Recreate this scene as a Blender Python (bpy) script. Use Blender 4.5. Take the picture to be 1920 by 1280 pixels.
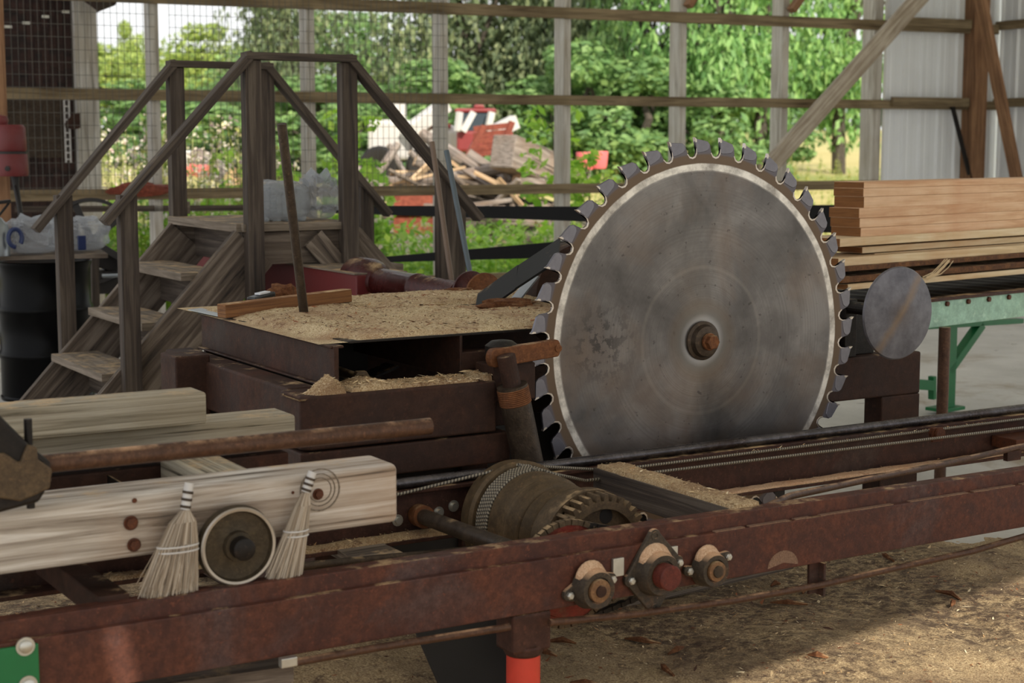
import bpy, bmesh, math, random
from mathutils import Vector, Matrix, noise
R = math.radians
random.seed(7)
for _o in list(bpy.data.objects): bpy.data.objects.remove(_o)
SC = bpy.context.scene
COL = SC.collection
# ---------------------------------------------------------------- camera
F = 3020.0; CAMZ = 1.6
TH = R(59.0); PT = math.atan(370 / F)
CAM = Vector((-3.42729, -4.42586, CAMZ))
FW = Vector((math.cos(TH), math.sin(TH), 0)); RT = Vector((math.sin(TH), -math.cos(TH), 0)); UP = Vector((0, 0, 1))
FD = FW * math.cos(PT) - UP * math.sin(PT); U2 = FW * math.sin(PT) + UP * math.cos(PT)
cd = bpy.data.cameras.new('camera'); cam = bpy.data.objects.new('camera', cd); COL.objects.link(cam)
m3 = Matrix((RT, U2, -FD)).transposed()
cam.matrix_world = Matrix.Translation(CAM) @ m3.to_4x4()
cd.sensor_width = 36; cd.lens = F / 1920 * 36; cd.clip_start = .05; cd.clip_end = 900
cd.dof.use_dof = True; cd.dof.focus_distance = 5.45; cd.dof.aperture_fstop = 4.5
SC.camera = cam
SC.view_settings.view_transform = 'Standard'; SC.view_settings.look = 'None'
SC.view_settings.exposure = 0.25; SC.view_settings.gamma = 1; SC.view_settings.use_curve_mapping = False
# ---------------------------------------------------------------- sky and sun
w = bpy.data.worlds.new('sky'); SC.world = w; w.use_nodes = True
wt = w.node_tree; wt.nodes.clear()
wo = wt.nodes.new('ShaderNodeOutputWorld'); wb = wt.nodes.new('ShaderNodeBackground')
tc = wt.nodes.new('ShaderNodeTexCoord'); sx = wt.nodes.new('ShaderNodeSeparateXYZ')
cr = wt.nodes.new('ShaderNodeValToRGB'); cr.color_ramp.elements[0].position = 0.0
cr.color_ramp.elements[0].color = (.95, .96, .96, 1); cr.color_ramp.elements[1].position = .6; cr.color_ramp.elements[1].color = (.88, .90, .94, 1)
wt.links.new(tc.outputs['Generated'], sx.inputs[0]); wt.links.new(sx.outputs['Z'], cr.inputs[0])
wt.links.new(cr.outputs[0], wb.inputs[0]); wb.inputs[1].default_value = 1.0
wt.links.new(wb.outputs[0], wo.inputs[0])
sl = bpy.data.lights.new('sun', 'SUN'); sun = bpy.data.objects.new('sun', sl); COL.objects.link(sun)
sl.energy = 4.6; sl.color = (1, .93, .80); sl.angle = R(.28)
SUNTO = Vector((.10, math.cos(R(31)), -math.sin(R(31)))).normalized()     # travel direction
sun.rotation_euler = SUNTO.to_track_quat('-Z', 'Y').to_euler()

# ---------------------------------------------------------------- helpers
def P(x, y, X=None, Y=None, Z=None):
    d = FD + RT * ((x - 960) / F) - U2 * ((y - 640) / F)
    if X is not None: t = (X - CAM.x) / d.x
    elif Y is not None: t = (Y - CAM.y) / d.y
    else: t = (Z - CAM.z) / d.z
    return CAM + d * t
def PD(x, y, depth):
    d = FD + RT * ((x - 960) / F) - U2 * ((y - 640) / F)
    return CAM + d * depth
def PP(x, y, o, n):
    d = FD + RT * ((x - 960) / F) - U2 * ((y - 640) / F)
    return CAM + d * ((o - CAM).dot(n) / d.dot(n))
def V(*a): return Vector(a)

def tag(o, label=None, cat=None, group=None, kind=None):
    if label: o['label'] = label
    if cat: o['category'] = cat
    if group: o['group'] = group
    if kind: o['kind'] = kind
    return o
def thing(name, label, cat, loc=(0, 0, 0), group=None):
    o = bpy.data.objects.new(name, None); COL.objects.link(o); o.location = loc; o.empty_display_size = .1
    return tag(o, label, cat, group)
def origin(o):
    v = Vector((0, 0, 0))
    while o is not None: v += Vector(o.location); o = o.parent
    return v
class MB:
    def __init__(s): s.v = []; s.f = []; s.uv = []; s.mi = []; s.m = 0
    def add(s, vs, fs, uvs=None):
        b = len(s.v); s.v += [tuple(v) for v in vs]
        for i, f in enumerate(fs):
            s.f.append([b + k for k in f]); s.mi.append(s.m)
            s.uv.append(uvs[i] if uvs else [(vs[k][0] + vs[k][1] * .7, vs[k][2] + vs[k][1] * .3) for k in f])
        return s
    def obox(s, p0, p1, w, h, up=(0, 0, 1), ends=(0, 0)):
        p0 = Vector(p0); p1 = Vector(p1); d = (p1 - p0); L = d.length; d = d / L
        up = Vector(up); sd = d.cross(up)
        if sd.length < 1e-4: sd = d.cross(Vector((1, 0, 0)))
        sd.normalize(); u = sd.cross(d).normalized()
        c = [(-1, -1), (1, -1), (1, 1), (-1, 1)]
        vs = []
        for q, e in ((p0, ends[0]), (p1, ends[1])):
            for a, b in c: vs.append(q + sd * (a * w / 2) + u * (b * h / 2) + d * (e * b * h / 2))
        o = random.random() * 7
        fs = []; uv = []
        per = [0, w, w + h, 2 * w + h, 2 * w + 2 * h]
        for i in range(4):
            j = (i + 1) % 4
            fs.append([i, i + 4, j + 4, j][::-1]); uv.append([(o, o + per[i]), (o + L, o + per[i]), (o + L, o + per[i + 1]), (o, o + per[i + 1])][::-1])
        fs.append([0, 3, 2, 1][::-1]); q_ = 5; uv.append([(o + 50, o + 50), (o + 50, o + 50 + h * q_), (o + 50 + w * q_, o + 50 + h * q_), (o + 50 + w * q_, o + 50)])
        fs.append([4, 5, 6, 7][::-1]); uv.append([(o + 50, o + 50), (o + 50 + w * q_, o + 50), (o + 50 + w * q_, o + 50 + h * q_), (o + 50, o + 50 + h * q_)])
        return s.add(vs, fs, uv)
    def box(s, x0, x1, y0, y1, z0, z1, along='x'):
        if along == 'x': return s.obox((x0, (y0 + y1) / 2, (z0 + z1) / 2), (x1, (y0 + y1) / 2, (z0 + z1) / 2), abs(y1 - y0), abs(z1 - z0))
        if along == 'y': return s.obox(((x0 + x1) / 2, y0, (z0 + z1) / 2), ((x0 + x1) / 2, y1, (z0 + z1) / 2), abs(x1 - x0), abs(z1 - z0))
        return s.obox(((x0 + x1) / 2, (y0 + y1) / 2, z0), ((x0 + x1) / 2, (y0 + y1) / 2, z1), abs(x1 - x0), abs(y1 - y0), up=(0, 1, 0))
    def tube(s, pts, r, n=12, cap=True):
        pts = [Vector(p) for p in pts]; vs = []; fs = []; uv = []
        rs = r if isinstance(r, (list, tuple)) else [r] * len(pts)
        nrm = None; L = 0; Ls = []
        for i, p in enumerate(pts):
            t = (pts[min(i + 1, len(pts) - 1)] - pts[max(i - 1, 0)]).normalized()
            if i: L += (p - pts[i - 1]).length
            Ls.append(L)
            if nrm is None:
                nrm = t.cross(Vector((0, 0, 1)))
                if nrm.length < .05: nrm = t.cross(Vector((1, 0, 0)))
            nrm = (nrm - t * nrm.dot(t)).normalized(); b = t.cross(nrm)
            for k in range(n):
                a = 2 * math.pi * k / n; vs.append(p + (nrm * math.cos(a) + b * math.sin(a)) * rs[i])
        for i in range(len(pts) - 1):
            for k in range(n):
                k2 = (k + 1) % n
                fs.append([i * n + k, i * n + k2, (i + 1) * n + k2, (i + 1) * n + k])
                uv.append([(Ls[i], k / n), (Ls[i], (k + 1) / n), (Ls[i + 1], (k + 1) / n), (Ls[i + 1], k / n)])
        if cap:
            fs.append(list(range(n))[::-1]); uv.append([(50 + math.cos(6.28 * k / n) * rs[0], 50 + math.sin(6.28 * k / n) * rs[0]) for k in range(n)])
            e = (len(pts) - 1) * n
            fs.append([e + k for k in range(n)]); uv.append([(50 + math.cos(6.28 * k / n) * rs[-1], 50 + math.sin(6.28 * k / n) * rs[-1]) for k in range(n)])
        return s.add(vs, fs, uv)
    def lathe(s, c, ax, prof, n=32, close=False):
        """prof: list of (distance along axis, radius)"""
        c = Vector(c); ax = Vector(ax).normalized()
        a1 = ax.cross(Vector((0, 0, 1)))
        if a1.length < .05: a1 = ax.cross(Vector((1, 0, 0)))
        a1.normalize(); a2 = ax.cross(a1)
        vs = []; fs = []; uv = []; m = len(prof)
        for (t, r) in prof:
            for k in range(n):
                a = 2 * math.pi * k / n; vs.append(c + ax * t + (a1 * math.cos(a) + a2 * math.sin(a)) * r)
        rng = range(m) if close else range(m - 1)
        for i in rng:
            i2 = (i + 1) % m
            for k in range(n):
                k2 = (k + 1) % n
                fs.append([i * n + k, i * n + k2, i2 * n + k2, i2 * n + k])
                uv.append([(i / m, k / n), (i / m, (k + 1) / n), ((i + 1) / m, (k + 1) / n), ((i + 1) / m, k / n)])
        if not close:
            if prof[0][1] > 1e-4: fs.append(list(range(n))[::-1]); uv.append([(0, 0)] * n)
            if prof[-1][1] > 1e-4: fs.append([(m - 1) * n + k for k in range(n)]); uv.append([(0, 0)] * n)
        return s.add(vs, fs, uv)
    def prism(s, poly, off):
        """poly: list of 3-D points (planar); off: extrusion vector"""
        off = Vector(off); a = [Vector(p) for p in poly]; n = len(a)
        vs = a + [p + off for p in a]
        fs = [list(range(n)), [n + k for k in range(n)][::-1]] + [[k, k + n, (k + 1) % n + n, (k + 1) % n] for k in range(n)]
        return s.add(vs, fs)
    def build(s, name, mat, parent=None, smooth=False, bevel=0, seg=2, subd=0):
        me = bpy.data.meshes.new(name)
        og = origin(parent) if parent else Vector((0, 0, 0))
        if parent is None and s.v:
            xs = [v[0] for v in s.v]; ys = [v[1] for v in s.v]; zs = [v[2] for v in s.v]
            og = Vector(((min(xs) + max(xs)) / 2, (min(ys) + max(ys)) / 2, min(zs)))
        me.from_pydata([(v[0] - og.x, v[1] - og.y, v[2] - og.z) for v in s.v], [], s.f)
        ul = me.uv_layers.new(name='UVMap'); k = 0
        flat = []
        for u in s.uv:
            for q in u: flat += [q[0], q[1]]
        ul.data.foreach_set('uv', flat)
        ms = mat if isinstance(mat, (list, tuple)) else [mat]
        for m in ms: me.materials.append(m)
        me.polygons.foreach_set('material_index', s.mi)
        if smooth: me.polygons.foreach_set('use_smooth', [True] * len(s.f))
        me.validate(); me.update()
        if len(s.f) < 6000:
            bm = bmesh.new(); bm.from_mesh(me); bmesh.ops.recalc_face_normals(bm, faces=bm.faces); bm.to_mesh(me); bm.free()
        o = bpy.data.objects.new(name, me); COL.objects.link(o)
        if parent: o.parent = parent
        else: o.location = og
        if smooth:
            try: me.set_sharp_from_angle(angle=R(38))
            except Exception: pass
        if bevel:
            b = o.modifiers.new('bevel', 'BEVEL'); b.width = bevel; b.segments = seg; b.limit_method = 'ANGLE'; b.angle_limit = R(40)
        if subd:
            b = o.modifiers.new('subd', 'SUBSURF'); b.levels = b.render_levels = subd
        return o
def copy_tree(o, parent=None):
    c = o.copy(); COL.objects.link(c)
    if parent: c.parent = parent
    for ch in list(o.children): copy_tree(ch, c)
    return c
def hexagon(c, r, ax, sides=6, rot=0):
    ax = Vector(ax).normalized(); a1 = ax.cross(Vector((0, 0, 1))).normalized(); a2 = ax.cross(a1)
    return [Vector(c) + (a1 * math.cos(rot + 2 * math.pi * k / sides) + a2 * math.sin(rot + 2 * math.pi * k / sides)) * r for k in range(sides)]

# ---------------------------------------------------------------- materials
def rgb(r, g, b):
    f = lambda c: ((c / 255 + .055) / 1.055) ** 2.4 if c > 10 else c / 255 / 12.92
    return (f(r), f(g), f(b), 1)
class NT:
    def __init__(s, name):
        s.m = bpy.data.materials.new(name); s.m.use_nodes = True; s.t = s.m.node_tree
        s.b = s.t.nodes['Principled BSDF']; s.out = s.t.nodes['Material Output']
        s.tc = s.t.nodes.new('ShaderNodeTexCoord')
    def n(s, k): return s.t.nodes.new(k)
    def l(s, a, b): s.t.links.new(a, b)
    def coords(s, kind='Object', scale=(1, 1, 1)):
        mp = s.n('ShaderNodeMapping'); mp.inputs['Scale'].default_value = scale
        s.l(s.tc.outputs[kind], mp.inputs[0]); return mp.outputs[0]
    def noise(s, co, scale, detail=5, rough=.6, dist=0):
        x = s.n('ShaderNodeTexNoise'); x.inputs['Scale'].default_value = scale; x.inputs['Detail'].default_value = detail
        x.inputs['Roughness'].default_value = rough; x.inputs['Distortion'].default_value = dist
        s.l(co, x.inputs['Vector']); return x.outputs['Fac']
    def ramp(s, fac, stops):
        x = s.n('ShaderNodeValToRGB'); e = x.color_ramp.elements
        while len(e) < len(stops): e.new(.5)
        for i, (p, c) in enumerate(stops):
            e[i].position = p; e[i].color = c if isinstance(c, tuple) else (c, c, c, 1)
        s.l(fac, x.inputs[0]); return x.outputs[0]
    def mix(s, fac, a, b, mode='MIX'):
        x = s.n('ShaderNodeMix'); x.data_type = 'RGBA'; x.blend_type = mode
        for sock, v in ((x.inputs[0], fac), (x.inputs[6], a), (x.inputs[7], b)):
            if hasattr(v, 'node'): s.l(v, sock)
            else: sock.default_value = v
        return x.outputs[2]
    def math(s, op, a, b=0):
        x = s.n('ShaderNodeMath'); x.operation = op
        for sock, v in ((x.inputs[0], a), (x.inputs[1], b)):
            if hasattr(v, 'node'): s.l(v, sock)
            else: sock.default_value = v
        return x.outputs[0]
    def bump(s, h, strength=.4, dist=.01):
        x = s.n('ShaderNodeBump'); x.inputs['Strength'].default_value = strength; x.inputs['Distance'].default_value = dist
        s.l(h, x.inputs['Height']); s.l(x.outputs[0], s.b.inputs['Normal'])
    def color(s, c):
        if hasattr(c, 'node'): s.l(c, s.b.inputs['Base Color'])
        else: s.b.inputs['Base Color'].default_value = c
    def spec(s, v): s.b.inputs['Specular IOR Level'].default_value = v
    def dust(s, base, amount, col):
        g = s.n('ShaderNodeNewGeometry'); sp = s.n('ShaderNodeSeparateXYZ'); s.l(g.outputs['Normal'], sp.inputs[0])
        up = s.ramp(sp.outputs['Z'], [(.6, 0.0), (.95, 1.0)])
        nz = s.noise(s.coords(), 9, 6, .7)
        nn = s.ramp(nz, [(max(0, .62 - amount * .5), 0.0), (max(.05, .78 - amount * .5), 1.0)])
        f = s.math('MULTIPLY', up, nn)
        sp2 = s.ramp(s.noise(s.coords(), 120, 2, .7), [(.70, 0.0), (.78, 1.0)])
        f2 = s.math('MAXIMUM', f, s.math('MULTIPLY', sp2, .5 * min(1, amount * 1.2)))
        fine = s.noise(s.coords(), 260, 3, .7)
        dc = s.mix(fine, (col[0] * .55, col[1] * .55, col[2] * .55, 1), (min(1, col[0] * 1.4), min(1, col[1] * 1.4), min(1, col[2] * 1.4), 1))
        return s.mix(f2, base, dc), f2
SAW = rgb(196, 166, 126)
def rust(name, c1, c2, c3=None, rough=.62, dust=.35, scale=7, metal=.25, dcol=None):
    s = NT(name); co = s.coords()
    a = s.noise(co, scale, 8, .7, .3); f = s.ramp(a, [(.36, c1), (.62, c2)])
    if c3: f = s.mix(s.ramp(s.noise(co, scale * .45, 6, .65, .6), [(.55, 0.0), (.68, 1.0)]), f, c3)
    fine = s.noise(co, 150, 4, .7)
    mid = s.noise(co, scale * 6, 6, .75)
    f = s.mix(s.ramp(mid, [(.40, .55), (.62, 0.0)]), f, (c1[0] * .4, c1[1] * .4, c1[2] * .4, 1))
    f = s.mix(s.ramp(s.noise(co, scale * 11, 3, .6), [(.60, 0.0), (.72, .45)]), f, (min(1, c2[0] * 1.7), min(1, c2[1] * 1.5), min(1, c2[2] * 1.4), 1))
    f = s.mix(s.math('MULTIPLY', fine, .45), f, (c1[0] * .3, c1[1] * .3, c1[2] * .3, 1)); s.spec(.3)
    if dust: f, _ = s.dust(f, dust, dcol or SAW)
    s.color(f); s.b.inputs['Metallic'].default_value = metal
    s.l(s.ramp(a, [(.3, rough - .12), (.7, min(1, rough + .15))]), s.b.inputs['Roughness'])
    s.bump(s.math('ADD', fine, a), .35, .003); return s.m
def wood(name, c1, c2, c3, ring=38, rough=.8, dust=0, crack=.5, dark=None, bmp=.5):
    s = NT(name); co = s.coords('UV', (1.0, 1, 1))
    mp = s.n('ShaderNodeMapping'); mp.inputs['Scale'].default_value = (1.6, ring, 1); s.l(s.tc.outputs['UV'], mp.inputs[0])
    mp2 = s.n('ShaderNodeMapping'); mp2.inputs['Scale'].default_value = (5, ring * 6, 1); s.l(s.tc.outputs['UV'], mp2.inputs[0])
    a = s.noise(mp.outputs[0], 1.0, 5, .6, .8); b = s.noise(mp2.outputs[0], 1.0, 4, .7)
    f = s.ramp(a, [(.37, c1), (.5, c2), (.61, c3)])
    f = s.mix(s.math('MULTIPLY', b, .5), f, (c1[0] * .45, c1[1] * .45, c1[2] * .45, 1))
    big = s.noise(s.coords(), 2.3, 5, .6)
    f = s.mix(s.ramp(big, [(.45, 0.0), (.75, .55)]), f, dark or (c1[0] * .6, c1[1] * .55, c1[2] * .5, 1))
    kr = s.ramp(a, [(.31, 1.0), (.37, 0.0)])
    f = s.mix(s.math('MULTIPLY', kr, crack), f, (c1[0] * .15, c1[1] * .14, c1[2] * .13, 1))
    if dust: f, _ = s.dust(f, dust, SAW)
    s.color(f); s.b.inputs['Roughness'].default_value = rough
    s.bump(s.math('ADD', a, s.math('MULTIPLY', b, .6)), bmp, .006); return s.m
def plain(name, c, rough=.5, metal=0, var=.25, scale=12, bmp=.1, dust=0, spec=None):
    s = NT(name); a = s.noise(s.coords(), scale, 5, .6)
    f = s.mix(a, (c[0] * (1 - var), c[1] * (1 - var), c[2] * (1 - var), 1), (min(1, c[0] * (1 + var)), min(1, c[1] * (1 + var)), min(1, c[2] * (1 + var)), 1))
    if dust: f, _ = s.dust(f, dust, SAW)
    s.color(f); s.b.inputs['Roughness'].default_value = rough; s.b.inputs['Metallic'].default_value = metal
    if bmp: s.bump(a, bmp, .004)
    if spec is not None: s.spec(spec)
    return s.m
M = {}
M['beam'] = rust('rusty_track_steel', rgb(76, 44, 37), rgb(112, 66, 48), rgb(94, 72, 68), dust=.2, rough=.6, metal=.1)
M['beam2'] = rust('brown_beam_steel', rgb(66, 42, 34), rgb(92, 60, 48), rgb(80, 68, 62), dust=.3, scale=5)
M['husk'] = rust('dark_husk_steel', rgb(56, 35, 26), rgb(76, 49, 36), rgb(86, 48, 32), dust=.12, scale=4, rough=.68, metal=.1)
M['darksteel'] = rust('dark_oily_steel', rgb(34, 30, 28), rgb(52, 44, 38), None, dust=.2, scale=8, rough=.5, metal=.4)
M['dusty'] = rust('dusty_cast_iron', rgb(84, 68, 50), rgb(112, 92, 68), None, dust=.42, scale=14, metal=.2)
M['drum'] = rust('worn_drum_iron', rgb(88, 72, 52), rgb(112, 92, 66), rgb(74, 62, 48), dust=0, scale=5, metal=.3, rough=.5)
M['race'] = rust('dusty_bearing_race', rgb(128, 92, 62), rgb(160, 122, 86), rgb(110, 88, 70), dust=.4, scale=22, metal=.2)
M['bearing'] = rust('bearing_cast_iron', rgb(70, 62, 54), rgb(96, 84, 70), rgb(128, 94, 66), dust=.9, scale=18, metal=.3, dcol=rgb(205, 165, 130))
M['orange'] = rust('orange_rust_steel', rgb(112, 68, 40), rgb(140, 90, 54), rgb(94, 60, 40), dust=.3, scale=10)
M['rodsteel'] = rust('brown_rod_steel', rgb(84, 60, 48), rgb(108, 78, 60), rgb(96, 66, 48), dust=.32, dcol=rgb(190, 152, 120), scale=10, rough=.45, metal=.4)
M['rail'] = rust('polished_rail_steel', rgb(84, 80, 82), rgb(112, 108, 110), rgb(64, 50, 44), dust=.0, scale=6, rough=.28, metal=.9)
M['pipe'] = rust('grey_pipe_steel', rgb(70, 58, 48), rgb(94, 80, 66), rgb(60, 54, 50), dust=.1, scale=6, rough=.45, metal=.5)
M['redshaft'] = rust('glossy_maroon_shaft', rgb(66, 24, 22), rgb(84, 34, 30), rgb(50, 30, 26), dust=.25, scale=4, rough=.25, metal=.2)
M['redpaint'] = plain('matte_red_guard_paint', rgb(104, 34, 34), .5, 0, .2, 5, .05, dust=.15)
M['redleg'] = plain('bright_red_paint', rgb(196, 58, 40), .45, 0, .18, 30, .1, dust=.2)
M['sprocket'] = rust('red_sprocket', rgb(140, 50, 36), rgb(116, 66, 50), rgb(120, 96, 74), dust=.3, scale=12)
M['zinc'] = plain('zinc_bolt', rgb(190, 188, 180), .35, .8, .2, 60, .1, dust=.3)
M['galv'] = plain('galvanised_steel', rgb(150, 155, 158), .35, .8, .15, 20, .05)
M['green'] = plain('dark_green_paint', rgb(10, 104, 54), .4, 0, .15, 20, .05)
M['mint'] = rust('worn_mint_green_paint', rgb(168, 208, 184), rgb(180, 220, 198), rgb(176, 206, 170), dust=.1, scale=2.5, rough=.45, metal=0)
M['mint2'] = plain('teal_green_paint', rgb(70, 150, 130), .45, 0, .15, 20, .05)
M['belt'] = plain('black_rubber_belt', rgb(24, 24, 25), .6, 0, .25, 20, .05, dust=.05, spec=.2)
M['black'] = plain('gloss_black_drum', rgb(7, 7, 8), .3, 0, .3, 8, .02, spec=.10)
M['disc'] = rust('grey_disc_steel', rgb(84, 82, 86), rgb(104, 102, 106), rgb(110, 92, 72), dust=0, scale=3.5, rough=.45, metal=.5)
M['dull'] = plain('dull_black_iron', rgb(34, 30, 28), .5, .3, .3, 8, .05)
M['bolt'] = rust('rusted_bolt', rgb(84, 50, 36), rgb(120, 70, 44), None, dust=.1, scale=40)
M['wheel'] = rust('worn_cast_wheel', rgb(72, 62, 48), rgb(96, 82, 62), rgb(104, 82, 54), dust=.1, scale=12, metal=.4)
M['wheelrim'] = plain('bright_worn_rim', rgb(168, 158, 146), .4, .7, .25, 30, .1)
M['stile'] = wood('weathered_stile_wood', rgb(74, 63, 54), rgb(112, 98, 85), rgb(146, 132, 118), dust=.15, crack=.9, ring=26)
M['stile_d'] = wood('dark_weathered_wood', rgb(60, 50, 43), rgb(80, 68, 58), rgb(106, 94, 82), dust=.1, crack=.8)
M['tread'] = wood('pale_worn_tread', rgb(110, 98, 84), rgb(138, 124, 108), rgb(160, 146, 130), dust=.3)
M['timber'] = wood('silvered_carriage_timber', rgb(134, 120, 106), rgb(200, 188, 174), rgb(232, 224, 214), ring=34, crack=.75, dust=.15, dark=rgb(160, 124, 92))
M['timber2'] = wood('greyed_bunk_timber', rgb(118, 108, 90), rgb(172, 162, 142), rgb(196, 186, 166), ring=75, crack=.8, dust=.28, dark=rgb(140, 124, 98))
M['board_r'] = wood('orange_brown_board', rgb(106, 68, 38), rgb(142, 96, 56), rgb(158, 110, 66), ring=40, dust=.3)
M['lumber'] = wood('fresh_sawn_cedar', rgb(206, 160, 120), rgb(224, 184, 146), rgb(234, 198, 162), ring=20, rough=.7, crack=.08, dark=rgb(176, 110, 66), bmp=.15)
M['lumber_e'] = wood('board_end_grain', rgb(122, 76, 34), rgb(142, 92, 44), rgb(150, 100, 52), ring=30, rough=.8, crack=.1)
M['lumber2'] = wood('pale_sawn_board', rgb(206, 178, 136), rgb(222, 198, 160), rgb(232, 212, 178), ring=22, rough=.75, crack=.08, dark=rgb(190, 130, 80), bmp=.2)
M['brownbar'] = plain('brown_bar', rgb(112, 92, 76), .5, .1, .2, 12, .1)
M['bluebar'] = plain('blue_grey_bar', rgb(84, 94, 100), .45, .3, .2, 12, .1)
M['bark'] = rust('rough_bark_edge', rgb(84, 54, 36), rgb(140, 98, 66), rgb(96, 66, 46), dust=.3, scale=22, metal=0, rough=.9)
M['post'] = wood('grey_wall_post_wood', rgb(176, 168, 156), rgb(206, 200, 190), rgb(226, 222, 214), ring=24, crack=.3, dark=rgb(170, 156, 134))
M['girt'] = wood('brown_girt_wood', rgb(110, 92, 66), rgb(140, 122, 92), rgb(160, 140, 108), ring=30)
M['brownpost'] = wood('warm_brown_post', rgb(120, 84, 56), rgb(150, 110, 78), rgb(172, 130, 94), ring=26)
M['brace'] = wood('grey_brown_brace', rgb(160, 144, 124), rgb(190, 176, 156), rgb(214, 202, 184), ring=26, crack=.3)
M['shed'] = wood('dark_red_shed_board', rgb(36, 20, 16), rgb(52, 30, 24), rgb(66, 40, 32), ring=9, crack=.8)
M['tin'] = plain('white_painted_tin', rgb(236, 238, 240), .45, .1, .06, 3, .02)
M['concrete'] = None
# sawdust
def sawdust(name, c1, c2, c3, dk, sc=1.0):
    s = NT(name); co = s.coords('Object')
    a = s.noise(co, 190 * sc, 3, .8); b = s.noise(co, 60 * sc, 4, .75); c = s.noise(co, 4.5 * sc, 5, .65)
    f = s.ramp(a, [(.34, c1), (.5, c2), (.66, c3)])
    f = s.mix(s.ramp(b, [(.3, 1.0), (.40, 0.0)]), f, dk)
    f = s.mix(s.ramp(c, [(.42, 0.0), (.68, .65)]), f, (dk[0] * 1.7, dk[1] * 1.7, dk[2] * 1.7, 1))
    d = s.noise(co, 13 * sc, 6, .8)
    f = s.mix(s.ramp(d, [(.56, 0.0), (.64, .75)]), f, (dk[0] * 1.1, dk[1], dk[2], 1))
    if sc < 1:
        e = s.math('MULTIPLY', s.ramp(s.noise(co, 1.1, 5, .6), [(.45, 0.0), (.6, 1.0)]), s.ramp(s.noise(co, 24, 6, .8), [(.44, .85), (.58, 0.0)]))
        f = s.mix(e, f, (dk[0] * .8, dk[1] * .75, dk[2] * .75, 1))
    s.color(f); s.b.inputs['Roughness'].default_value = .95
    s.bump(s.math('ADD', a, b), .9, .006); return s.m
M['saw'] = sawdust('golden_sawdust', rgb(140, 110, 74), rgb(188, 160, 120), rgb(222, 200, 164), rgb(96, 66, 44))
M['saw_table'] = sawdust('old_table_sawdust', rgb(160, 132, 94), rgb(210, 186, 144), rgb(238, 222, 188), rgb(112, 74, 50))
M['saw_d'] = sawdust('sawdust_litter', rgb(124, 102, 74), rgb(178, 152, 114), rgb(222, 198, 156), rgb(72, 52, 38), .8)
def chips(name, cols):
    s = NT(name); g = s.n('ShaderNodeNewGeometry')
    st = [(i / len(cols), c) for i, c in enumerate(cols)]
    f = s.ramp(g.outputs['Random Per Island'], st); s.t.nodes[-1]
    for nd in s.t.nodes:
        if nd.type == 'VALTORGB': nd.color_ramp.interpolation = 'CONSTANT'
    s.color(f); s.b.inputs['Roughness'].default_value = .9; return s.m
M['chips'] = chips('wood_chips', [rgb(214, 186, 144), rgb(176, 140, 98), rgb(110, 66, 40), rgb(226, 206, 170), rgb(74, 46, 32), rgb(190, 158, 116), rgb(140, 84, 52)])
M['chips_l'] = chips('pale_wood_chips', [rgb(222, 194, 150), rgb(198, 166, 122), rgb(232, 212, 176), rgb(176, 136, 92), rgb(214, 186, 144)])
def leaves(name, cols, trans=.35):
    s = NT(name); g = s.n('ShaderNodeNewGeometry')
    st = [((i + .5) / len(cols), c) for i, c in enumerate(cols)]
    f = s.ramp(g.outputs['Random Per Island'], st)
    big = s.noise(s.coords('Object'), .55, 3, .6)
    f = s.mix(s.ramp(big, [(.4, 0.0), (.65, .45)]), f, cols[0])
    s.color(f); s.b.inputs['Roughness'].default_value = .6
    tr = s.n('ShaderNodeBsdfTranslucent'); s.l(f, tr.inputs[0]); mx = s.n('ShaderNodeMixShader'); mx.inputs[0].default_value = trans
    s.l(s.b.outputs[0], mx.inputs[1]); s.l(tr.outputs[0], mx.inputs[2]); s.l(mx.outputs[0], s.out.inputs[0]); return s.m
M['leafA'] = leaves('yellow_green_leaves', [rgb(136, 158, 78), rgb(166, 184, 92), rgb(192, 204, 108), rgb(120, 148, 78)])
M['leafB'] = leaves('mid_green_leaves', [rgb(98, 134, 80), rgb(130, 166, 96), rgb(158, 188, 112), rgb(106, 142, 84)])
M['leafC'] = leaves('dark_greyish_leaves', [rgb(96, 112, 80), rgb(124, 140, 98), rgb(164, 172, 122), rgb(82, 98, 70)])
M['leafD'] = leaves('fresh_green_leaves', [rgb(112, 156, 86), rgb(142, 186, 104), rgb(176, 210, 130), rgb(96, 140, 78)])
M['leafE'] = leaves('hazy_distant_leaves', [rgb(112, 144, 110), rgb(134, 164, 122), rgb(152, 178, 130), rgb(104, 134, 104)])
M['weed'] = leaves('bright_weed_leaves', [rgb(138, 184, 58), rgb(170, 212, 76), rgb(204, 228, 110), rgb(116, 162, 54)], .45)
M['weed2'] = leaves('straw_weed', [rgb(150, 160, 80), rgb(190, 190, 110), rgb(214, 206, 150), rgb(120, 150, 60)], .4)
M['flower'] = leaves('pale_flowers', [rgb(236, 226, 216), rgb(244, 236, 170), rgb(230, 190, 196), rgb(236, 226, 216)], .3)
M['trunk'] = rust('grey_bark', rgb(86, 78, 70), rgb(116, 106, 96), None, dust=0, scale=10, metal=0, rough=.95)
M['logwood'] = wood('bleached_log_wood', rgb(98, 88, 80), rgb(142, 130, 120), rgb(172, 160, 150), ring=14, dark=rgb(130, 100, 76))
M['logend'] = wood('log_cut_end', rgb(186, 150, 112), rgb(212, 180, 142), rgb(226, 200, 166), ring=20)
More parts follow.
